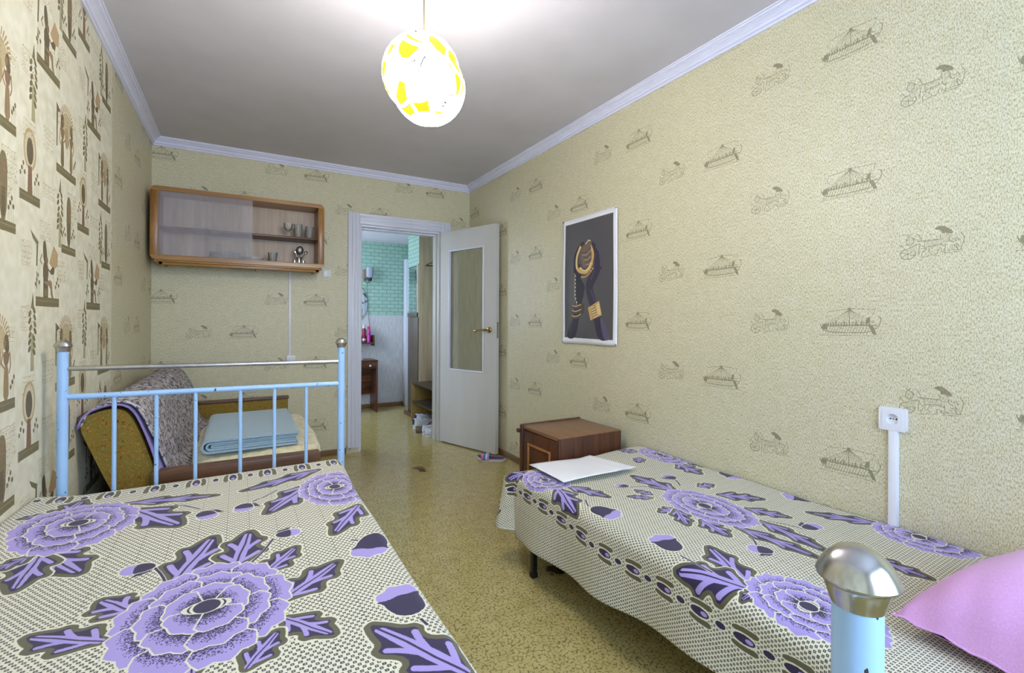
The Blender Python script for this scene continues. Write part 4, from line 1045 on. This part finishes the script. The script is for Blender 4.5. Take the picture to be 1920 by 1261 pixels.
# cream plush blanket, folded and lying on the seat
def puffy(name, x0, x1, y0, y1, z0, z1, mat, parent, amp, seed, shear=0., n=26):
    V = []; F = []; r = random.Random(seed); ph = [r.uniform(0, 6) for _ in range(6)]
    bm = bmesh.new(); bmesh.ops.create_cube(bm, size=2); bmesh.ops.subdivide_edges(bm, edges=list(bm.edges), cuts=n, use_grid_fill=True)
    for v in bm.verts:
        x, y, z = v.co; k = 5.
        s = (abs(x)**k+abs(y)**k+abs(z)**(2.4))**(1/k) if True else 1
        s = max(1e-6, (abs(x)**6+abs(y)**6+abs(z)**3)**(1/6)); p = Vector((x/s, y/s, max(-1, min(1, z/s))))
        w = amp*(math.sin(5*p.x+ph[0]+2*p.y)+math.sin(7*p.y+ph[1]-p.x)+.6*math.sin(13*p.x+ph[2])*math.sin(11*p.y+ph[3]))
        q = Vector(((x0+x1)/2+p.x*(x1-x0)/2, (y0+y1)/2+p.y*(y1-y0)/2, (z0+z1)/2+p.z*(z1-z0)/2))
        q.z += w*max(0, p.z)+shear*p.x; q.x += w*.6*(abs(p.x) > .8)*math.copysign(1, p.x); q.y += w*.8*(abs(p.y) > .8)*math.sin(9*p.x+ph[4])
        q.z = max(q.z, z0); v.co = q
    return from_bm(name, bm, mat, parent, 180)
cb_ = puffy('cream_blanket', -.195, .385, 2.545, 3.58, .446, .552, M['cream'], None, .0035, 3)
tag(cb_, 'cream plush blanket folded flat on the sofa seat under the blue blanket', 'blanket')
# pale blue blanket: one long ribbon folded round and round
bl = empty('folded_blanket', (.06, 2.95, .56), 'pale blue wool blanket folded in layers on top of the cream blanket', 'blanket')
def fold_layer(name, x0, x1, zc, hgap, th_, y0, y1, par, open_right=True):
    """a U-shaped fold: two leaves joined by a rounded bend on the left"""
    P = []; n = 8; R = hgap/2+th_; r = hgap/2
    P += [(x1, zc+R), (x0+R, zc+R)]+[(x0+R-R*math.sin(a), zc+R*math.cos(a)) for a in [math.pi*k/n for k in range(1, n)]]+[(x0+R, zc-R), (x1-.004, zc-R)]
    P += [(x1-.002, zc-R+th_), (x0+R, zc-r)]+[(x0+R-r*math.sin(a), zc-r*math.cos(a)) for a in [math.pi*k/n for k in range(1, n)]]+[(x0+R, zc+r), (x1+.002, zc+R-th_)]
    m = len(P); V = []; F = []; ny = 14
    for j in range(ny+1):
        t = j/ny; y = y0+(y1-y0)*t
        for k, (x, z) in enumerate(P):
            s = (x-x0)/(x1-x0); V.append((x+.02*t*(1-s)*0-.045*t*(s < .3)*0, y+.014*math.sin(3*s+zc*40), z+.005*math.sin(6*t+4*s)*s+.012*math.sin(math.pi*min(1, max(0, s)))*0))
    for j in range(ny):
        for k in range(m): F.append((j*m+k, j*m+(k+1) % m, (j+1)*m+(k+1) % m, (j+1)*m+k))
    bm = bmesh.new(); vs = [bm.verts.new(v) for v in V]
    for q in F: bm.faces.new([vs[i] for i in q])
    for j, rev in ((0, True), (ny, False)):
        loop = [vs[j*m+k] for k in range(m)]
        try: bm.faces.new(loop[::-1] if rev else loop)
        except Exception: pass
    return from_bm(name, bm, M['bluewool'], par, 50)
fold_layer('outer_fold', -.150, .262, .594, .044, .009, 2.585, 3.30, bl); fold_layer('middle_fold', -.132, .255, .594, .020, .009, 2.590, 3.29, bl); fold_layer('inner_fold', -.112, .248, .594, .002, .0075, 2.595, 3.28, bl)

# ------------------------------------------------------------------ wall cabinet with crockery
wc = empty('wall_cabinet', (.027, YB, 1.56), 'honey varnished wall cabinet with a sliding glass pane, high on the far wall', 'cabinet')
CX0, CX1, CZ0, CZ1, CY = -.541, .594, 1.600, 2.115, 4.10
fo = rrect(CX0, CX1, CZ0, CZ1, .035, 5); fi = rrect(CX0+.045, CX1-.042, CZ0+.028, CZ1-.030, .003, 5)
bm = bmesh.new()
fr = ring('frame', fo, fi, 'xz', CY, CY+.02, M['honey_x'], wc, 30)
for x0, x1 in ((CX0-.001, CX0+.044), (CX1-.041, CX1+.001)): box('side', x0, x1, CY-.002, YB, CZ0+.03, CZ1-.03, M['honey_z'], wc, .004)
ring('carcass', fo, rrect(CX0+.03, CX1-.03, CZ0+.022, CZ1-.022, .003, 5), 'xz', CY+.02, YB-.004, M['honey_x'], wc, 30)
box('back_panel', CX0+.03, CX1-.03, YB-.012, YB-.004, CZ0+.02, CZ1-.02, M['ply'], wc, 0)
box('shelf', CX0+.045, CX1-.042, CY+.06, YB-.012, 1.832, 1.848, M['brownwood'], wc, .002)
box('track', CX0+.046, CX1-.043, CY+.004, CY+.012, CZ0+.028, CZ0+.035, M['honey_x'], wc, .001)
boxes('plinth', [(CX0+.045, CX1-.035, CY+.03, CY+.05, 1.568, CZ0), (CX0+.045, CX0+.07, CY+.03, YB, 1.568, CZ0), (CX1-.06, CX1-.035, CY+.03, YB, 1.568, CZ0)], M['honey_x'], wc, .003)
box('lower_rail', CX0+.02, CX1-.015, CY+.008, YB, CZ0-.014, CZ0, M['honey_x'], wc, .003)
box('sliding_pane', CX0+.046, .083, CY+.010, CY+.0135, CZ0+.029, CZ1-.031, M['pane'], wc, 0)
lathe('pane_grip', [(0, 0), (.009, 0), (.007, -.003), (0, -.002)], (.066, CY+.010, 1.83), M['crystal'], wc, 12, 'y')
FLR, SHF = CZ0+.0222, 1.848
def tumbler(x, y, z, r0, r1, h, label, mat=None, name='tumbler', grp=None):
    o = lathe(name, [(0, .004), (r0-.004, .004), (r0-.002, .006), (r1-.0016, h), (r1, h), (r1, h-.001), (r0, .001), (r0-.002, 0), (0, 0)][::-1], (x, y, z), mat or M['tumbler'], None, 24)
    return tag(o, label, 'glass', grp)
tumbler(.410, 4.20, SHF, .027, .035, .106, 'taller smoky tumbler between the wine glass and the cabinet side', grp='glasses in the wall cabinet')
tumbler(.498, 4.21, SHF, .028, .034, .098, 'smoky tumbler nearest the right side of the wall cabinet, on the upper shelf', grp='glasses in the wall cabinet')
tumbler(.226, 4.19, FLR, .026, .035, .088, 'smoky tumbler alone on the cabinet floor beside the plates', grp='glasses in the wall cabinet')
wg = lathe('wine_glass', [(0, 0), (.028, 0), (.028, .002), (.006, .006), (.0035, .012), (.0035, .040), (.012, .050), (.028, .066), (.0335, .088), (.0325, .108), (.0312, .108), (.032, .088), (.0265, .067), (.010, .053), (0, .051)], (.338, 4.21, SHF), M['glass'], None, 28)
tag(wg, 'clear stemmed wine glass left of the two tumblers on the upper shelf', 'glass', 'glasses in the wall cabinet')
PLT = lambda R: [(0, 0), (R*.55, 0), (R*.62, .004), (R, .016), (R, .018), (R*.6, .007), (R*.5, .003), (0, .003)]
for x, y, R, n, st, big in ((-.095, 4.235, .107, 5, .0125, 1), (.088, 4.215, .080, 3, .0115, 0)):
    for k in range(n):
        w = ('bottom', 'second', 'third', 'fourth')[k] if k < n-1 else 'topmost'
        tag(lathe('plate', PLT(R+.001*(k % 2)), (x+.002*(k % 2), y, FLR+st*k), M['ceramic'], None, 36), ('%s white plate of the larger stack behind the sliding glass' if big else '%s small white plate of the low stack at the edge of the sliding glass') % w, 'plate', 'plates in the wall cabinet')
cdm = plain('speckled_card', (196, 180, 150), .7, 0, .2, 60.)
tag(prism('folded_card', [(.135, FLR), (.205, FLR), (.203, FLR+.058)], 'xz', 4.262, 4.266, cdm), 'small slanted card leaning behind the lone tumbler in the wall cabinet', 'card')
ch = empty('cutlery_holder', (.415, 4.20, FLR), 'shiny metal cutlery holder on the floor of the wall cabinet', 'holder')
lathe('cup', [(0, 0), (.020, 0), (.021, .004), (.019, .02), (.020, .062), (.022, .066), (.0205, .066), (.018, .06), (0, .01)], (.418, 4.20, FLR), M['chrome'], ch, 24)
box('tray', .375, .470, 4.185, 4.235, FLR, FLR+.006, M['chrome'], ch, .002)
for x in (.385, .452): lathe('cup', [(0, .006), (.013, .006), (.014, .04), (.0125, .04), (.011, .01), (0, .01)], (x, 4.21, FLR), M['chrome'], ch, 18)
def spoon(name, base, tip, R, flat, label, mat):
    b = Vector(base); t = Vector(tip); d = (t-b).normalized(); root = empty(name, base, label, 'spoon', 'spoons in the cutlery holder')
    tube('handle', [b, b.lerp(t, .5), t-d*R*.8], .0025, mat, root, 8)
    V = []; F = []; n = 12; m = 20; s = Vector((1, 0, 0)) if abs(d.x) < .7 else Vector((0, 0, 1)); s = (s-d*s.dot(d)).normalized(); f = d.cross(s)
    for j in range(n+1):
        a = -math.pi/2+math.pi*j/n
        for k in range(m):
            e = 2*math.pi*k/m; V.append(t+d*R*1.25*math.sin(a)+(s*math.cos(e)*R+f*math.sin(e)*R*flat)*math.cos(a))
    for j in range(n):
        for k in range(m): F.append((j*m+k, j*m+(k+1) % m, (j+1)*m+(k+1) % m, (j+1)*m+k))
    mesh('bowl', V, F, mat, root, 180)
spoon('ladle', (.420, 4.197, FLR+.012), (.423, 4.19, FLR+.122), .028, .45, 'large round ladle standing in the cutlery holder', M['steel'])
spoon('spoon', (.416, 4.204, FLR+.012), (.470, 4.212, FLR+.108), .013, .35, 'dark spoon leaning far to the right in the cutlery holder', M['steel'])
spoon('spoon', (.422, 4.206, FLR+.012), (.392, 4.21, FLR+.110), .014, .35, 'spoon behind the ladle leaning to the left in the cutlery holder', M['chrome'])

# ------------------------------------------------------------------ slipper by the door
def slipper():
    dx, dy = 1.757-1.948, 3.628-3.492; a = math.atan2(dy, dx)
    root = empty('slipper', (1.852, 3.56, 0), 'open white soled slipper with striped strap by the open door', 'slipper')
    TF.append(rotz(1.950, 3.490, a)); L, Wd = .240, .046
    half = lambda s: Wd*(.72+.30*math.sin(math.pi*min(1, s*1.02)**1.1)-.1*math.exp(-((s-.4)/.16)**2))*(max(0, 1-(abs(2*s-1))**7))**.5
    def sole(z0, z1, k, lift):
        n = 30; V = []; 
        for z in (z0, z1):
            for i in range(n+1): s = i/n; V.append((s*L, half(s)*k, z+lift(s)))
            for i in range(n, -1, -1): s = i/n; V.append((s*L, -half(s)*k, z+lift(s)))
        m = 2*(n+1); F = [(i, (i+1) % m, m+(i+1) % m, m+i) for i in range(m)]
        for o in (0, m): F += [(o+i, o+i+1, o+m-2-i, o+m-1-i) for i in range(n)]
        return V, F
    lift = lambda s: .020*max(0, (s-.72)/.28)**2+.008*max(0, (.1-s)/.1)
    mw = plain('white_foam', (226, 224, 220), .6); mp = plain('purple_footbed', (96, 70, 140), .8)
    for nm, z0, z1, k, mt in (('sole', .001, .022, 1., mw), ('footbed', .0215, .026, .9, mp)):
        V, F = sole(z0, z1, k, lift); bm = bmesh.new(); vs = [bm.verts.new(v) for v in V]
        for q in F:
            try: bm.faces.new([vs[i] for i in dict.fromkeys(q)])
            except Exception: pass
        bmesh.ops.remove_doubles(bm, verts=bm.verts, dist=.0003); from_bm(nm, bm, mt, root, 40)
    st = [(.76, .845, (214, 122, 180)), (.70, .755, (86, 130, 214)), (.755, .762, (52, 40, 96)), (.62, .69, (228, 224, 228)), (.69, .70, (52, 40, 96)), (.56, .615, (178, 164, 206))]
    for s0, s1, col in st:
        def f(i, j, s0=s0, s1=s1):
            s = s0+(s1-s0)*i; t = math.pi*j; w = half(s)*1.01
            return (s*L-.012*math.sin(t)*0, w*math.cos(t), .014+.052*math.sin(t)**.75*(1-.35*(s-.56)/.3))
        grid('strap', 4, 20, f, plain('strap_%d_%d_%d' % col, col, .6), root, .003)
    TF.pop()
slipper()

# ------------------------------------------------------------------ hall furniture
tb = empty('dressing_table', (1.25, 6.3, 0), 'striped veneer dressing table with one drawer against the hall wall', 'table')
TX0, TX1, TY0, TY1 = .62, 1.545, 6.14, 6.48
box('top', TX0, TX1, TY0-.01, TY1, .655, .672, M['walnut_x'], tb, .002)
dr = box('drawer', TX0+.02, TX1-.018, TY0-.004, TY0+.014, .555, .652, M['walnut_x'], tb, .002)
lathe('drawer_knob', [(0, 0), (.006, 0), (.006, -.01), (.013, -.014), (.013, -.02), (0, -.024)], (1.445, TY0-.004, .603), M['ceramic'], dr, 16, 'y')
box('leg_panel', TX1-.018, TX1, TY0, TY1, 0, .655, M['walnut_z'], tb, .002); box('leg_panel', TX0, TX0+.018, TY0, TY1, 0, .655, M['walnut_z'], tb, .002)
box('modesty_panel', TX0+.018, TX1-.018, TY1-.06, TY1-.044, .20, .555, wood('banded_walnut_panel', (58, 32, 20), (150, 98, 62), 'x', .4, 5.), tb, .001)
ws = empty('wall_shelf', (1.2, 6.45, .89), 'short brown veneer wall shelf above the dressing table', 'shelf')
box('board', .8, 1.543, 6.36, 6.498, .872, .888, M['walnut_x'], ws, .002); box('back_rail', .8, 1.543, 6.486, 6.498, .888, .975, M['walnut_x'], ws, .002); box('end_panel', 1.543, 1.558, 6.36, 6.498, .84, .985, M['walnut_z'], ws, .002)
def spray(x, y, z, h, r, body, cap, label, text=None):
    root = empty('spray_can', (x, y, z), label, 'spray can', 'spray cans on the wall shelf')
    lathe('can', [(0, 0), (r, 0), (r, h*.72), (r*.94, h*.76), (r*.7, h*.79), (0, h*.79)], (x, y, z), body, root, 24)
    lathe('cap', [(r*.72, h*.77), (r*.70, h*.97), (r*.55, h), (0, h)], (x, y, z), cap, root, 20)
    return root
red = plain('dark_red_metal', (132, 30, 52), .25, .4); pk = plain('magenta_metal', (196, 70, 168), .25, .3)
s1 = spray(1.432, 6.42, .888, .235, .026, red, plain('grey_cap', (196, 190, 200), .3), 'dark red spray can with a grey cap, left of the magenta one')
lathe('lower_band', [(.0262, .02), (.0264, .021), (.0264, .05), (.0262, .051)], (1.432, 6.42, .888), plain('silver_band', (206, 200, 206), .3, .8), s1, 24)
s2_ = spray(1.492, 6.42, .888, .215, .027, pk, plain('crimson_cap', (190, 40, 92), .3), 'magenta spray can with a crimson cap at the end of the wall shelf')
for z, w in ((.11, .030), (.095, .022), (.13, .026)): box('printed_mark', 1.492-w/2, 1.492+w/2, 6.392, 6.394, .888+z, .888+z+.007, M['black'], s2_, 0)
pb = empty('perfume_bottle', (1.36, 6.3, .672), 'small clear perfume bottle on the dressing table', 'bottle')
box('bottle', 1.33, 1.39, 6.28, 6.32, .672, .745, M['crystal'], pb, .008); lathe('stopper', [(0, .073), (.010, .073), (.010, .095), (.018, .10), (.016, .125), (0, .13)], (1.36, 6.30, .672), M['crystal'], pb, 14)
tag(box('dark_box', 1.31, 1.35, 6.22, 6.26, .672, .70, M['black'], None, .002), 'small dark box in front of the perfume bottle on the dressing table', 'box')
mr = empty('round_mirror', (1.145, 6.49, 1.41), 'round foxed wall mirror partly hidden by the door frame', 'mirror')
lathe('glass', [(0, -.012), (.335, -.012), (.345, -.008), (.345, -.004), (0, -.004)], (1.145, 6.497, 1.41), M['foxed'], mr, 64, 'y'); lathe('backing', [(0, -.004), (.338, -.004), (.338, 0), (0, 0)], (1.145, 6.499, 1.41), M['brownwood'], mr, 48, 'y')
def sconce(x, y, z):
    root = empty('wall_sconce', (x, y, z), 'cut glass wall sconce with a brown backplate on the green wall', 'lamp')
    box('backplate', x-.055, x-.012, y+.055, y+.075, z-.085, z+.06, plain('pinkish_brown_plate', (150, 122, 104), .5), root, .004)
    lathe('shade', [(.030, -.055), (.044, -.045), (.048, 0), (.052, .07), (.056, .082), (.054, .082), (.048, .07), (.044, 0), (.038, -.04), (.028, -.05)], (x+.02, y, z), M['crystal'], root, 20)
    lathe('socket_cup', [(0, -.095), (.026, -.095), (.030, -.055), (0, -.05)], (x+.025, y, z), M['black'], root, 18)
    tube('arm', [(x-.03, y+.06, z-.06), (x-.03, y+.03, z-.10), (x-.01, y, z-.125), (x+.015, y, z-.12), (x+.022, y, z-.09)], .006, M['steel'], root, 8)
    tube('cord', [(x, y+.03, z-.12), (x+.004, y+.066, z-.17), (x+.02, y+.07, z-.5), (x+.05, y+.07, z-.8), (x+.03, y+.07, z-.93)], .0022, M['black'], root, 6)
sconce(1.480, 6.422, 1.80)
hm = empty('framed_hall_mirror', (WXF, 5.6, 1.5), 'tall narrow hall mirror with a brown lower ledge, reflecting the sconce', 'mirror')
box('glass', WXF-.008, WXF-.004, 5.475, 5.80, 1.275, 1.83, M['mirror'], hm, 0); box('ledge', WXF-.022, WXF, 5.458, 5.815, 1.222, 1.278, M['greywood'], hm, .003); box('side_strip', WXF-.014, WXF, 5.452, 5.475, 1.275, 1.86, M['hallwood'], hm, .002); box('top_strip', WXF-.010, WXF, 5.475, 5.815, 1.83, 1.838, M['black'], hm, .001)
# shoe bench
sb = empty('shoe_bench', (1.9, 5., 0), 'dark open shoe bench with two boards in the hall', 'shelf')
M['darkboard'] = wood('dark_worn_board', (48, 40, 34), (74, 62, 52), 'y', .35, 8.); M['yellowply'] = wood('yellowed_plywood_end', (132, 106, 48), (164, 136, 72), 'z', .55, 8.)
for z in (.222, .441): box('board', 1.764, 2.30, 4.52, 5.43, z, z+.014, M['darkboard'], sb, .002)
box('end_panel', 1.764, 2.30, 5.43, 5.445, 0, .456, M['yellowply'], sb, .002); box('end_panel', 1.764, 2.30, 4.505, 4.52, 0, .456, M['yellowply'], sb, .002); box('back_panel', 2.30, 2.315, 4.52, 5.43, 0, .456, M['darkboard'], sb, 0)
tag(box('brown_box', 2.035, 2.16, 5.33, 5.42, .456, .63, plain('dark_red_brown_leatherette', (70, 44, 38), .5), None, .004), 'dark brown box at the back of the shoe bench beside the hall wall', 'box')
# hat rack
hr = empty('hat_rack', (2.1, 5.1, 1.8), 'black metal hat rack with hooks on a dark wooden upright above the shoe bench', 'rack')
box('upright', 2.10, 2.17, 5.34, 5.40, 1.60, 1.96, M['black'], hr, .004)
tubes('rods', [([(2.12, 5.33, 1.915), (1.90, 5.25, 1.84), (1.885, 5.28, 1.825)], .006), ([(2.12, 5.34, 1.84), (1.90, 5.34, 1.825)], .006), ([(1.90, 5.25, 1.838), (1.90, 4.75, 1.838)], .006), ([(2.0, 5.30, 1.84), (2.0, 4.75, 1.84)], .005), ([(1.895, 5.34, 1.825), (1.895, 5.25, 1.832)], .006)], M['blackmetal'], hr)
for z in (1.735, 1.68): tube('hook', [(2.11, 5.335, z), (2.06, 5.325, z+.01), (2.035, 5.32, z+.03), (2.03, 5.32, z+.05)], .008, plain('cream_hook', (206, 196, 160), .4), hr, 8)
# shoes on the hall floor
def shoe(name, x, y, a, L, col, label, opening=True, trim=None, grp=None, h=.085, solec=(226, 226, 230)):
    root = empty(name, (x, y, 0), label, 'shoe', grp); TF.append(rotz(x, y, a))
    w = lambda s: L*.19*(.66+.36*math.sin(math.pi*min(1, .25+s*.62)))*(max(0, 1-abs(2*s-1)**6))**.5
    ms = plain(name+'_sole', solec, .6); mu = plain(name+'_upper', col, .65, 0, .06, 60.)
    n = 24; m = 20
    def up(i, j):
        s = i; t = math.pi*(j); k = w(s)*1.0; top = h*(1.05-.62*max(0, s-.28)/.72)*(.35+.65*min(1, (s+.02)/.06))*(max(.0, 1-max(0, s-.8)/.2)**.5*.55+.45)
        wid = math.cos(t)*k*(1-.30*math.sin(t)*(1 if s < .5 else .2)); zz = .022+top*math.sin(t)**.7
        if opening and s < .45: zz = min(zz, .022+top*(.86+.14*abs(math.cos(t)))-.030*math.exp(-((s-.25)/.11)**2)*math.sin(t)**4)
        return (-L*.42+s*L, wid, zz)
    grid('upper', n, m, up, mu, root, .003)
    V = []; F = []
    N = 28
    for z, g in ((0, .98), (.012, 1.06), (.028, 1.04)):
        for i in range(N+1): s = i/N; V.append((-L*.42+s*L*1.0, w(s)*g, z+.010*max(0, (s-.8)/.2)**2))
        for i in range(N, -1, -1): s = i/N; V.append((-L*.42+s*L, -w(s)*g, z+.010*max(0, (s-.8)/.2)**2))
    k = 2*(N+1)
    for r in range(2): F += [(r*k+i, r*k+(i+1) % k, (r+1)*k+(i+1) % k, (r+1)*k+i) for i in range(k)]
    for o in (0, 2*k): F += [(o+i, o+i+1, o+k-2-i, o+k-1-i) for i in range(N)]
    mesh('sole', V, F, ms, root, 50)
    if trim:
        mt = plain(name+'_trim', trim, .6)
        lathe('collar', [(.024, -.012), (.034, -.008), (.037, .006), (.030, .016), (.024, .014)], (-L*.42+.25*L, 0, h*.80), mt, root, 18)
        if trim[2] < 120:
            box('heel_tab', -L*.42-.006, -L*.42+.012, -.016, .016, .045, h+.012, mt, root, .004); box('tongue', -L*.42+.36*L, -L*.42+.46*L, -.022, .022, h*.55, h*1.12, mt, root, .008)
        for s in (.48, .56, .64): 
            zt = up(s, .5)[2]; tube('lace', [(-L*.42+s*L, -w(s)*.55, zt-.012), (-L*.42+s*L+.004, 0, zt+.004), (-L*.42+s*L, w(s)*.55, zt-.012)], .004, mt, root, 6)
        for sg in (-1, 1): 
            P = [(-L*.42+(.50+.06*k)*L, sg*(w(.5+.06*k)*1.01), .03+.016*k*(1-.15*k)) for k in range(5)]; tube('side_stripe', P, .005, mt, root, 6)
    TF.pop(); return root
shoe('sneaker', 1.765, 5.03, math.radians(8), .28, (216, 216, 222), 'white sneaker with navy stripes in front, poking out of the shoe bench', True, (40, 44, 84), 'white sneakers under the shoe bench', .09)
shoe('sneaker', 1.835, 5.175, math.radians(8), .28, (206, 206, 214), 'white sneaker with navy collar behind its mate under the shoe bench', True, (40, 44, 84), 'white sneakers under the shoe bench', .11)
shoe('house_shoe', 1.672, 4.80, math.radians(-10), .16, (112, 98, 78), 'low brown house shoe between the sneakers and the white sandals', True, None, None, .05, (96, 84, 66))
shoe('sandal', 1.735, 4.715, math.radians(-12), .20, (210, 210, 218), 'white sandal nearest the sneakers beside the door jamb', True, (232, 232, 236), 'white sandals in the hall', .075)
shoe('sandal', 1.725, 4.595, math.radians(-14), .20, (214, 212, 216), 'white sandal mostly hidden behind the door jamb', True, (232, 232, 236), 'white sandals in the hall', .07)
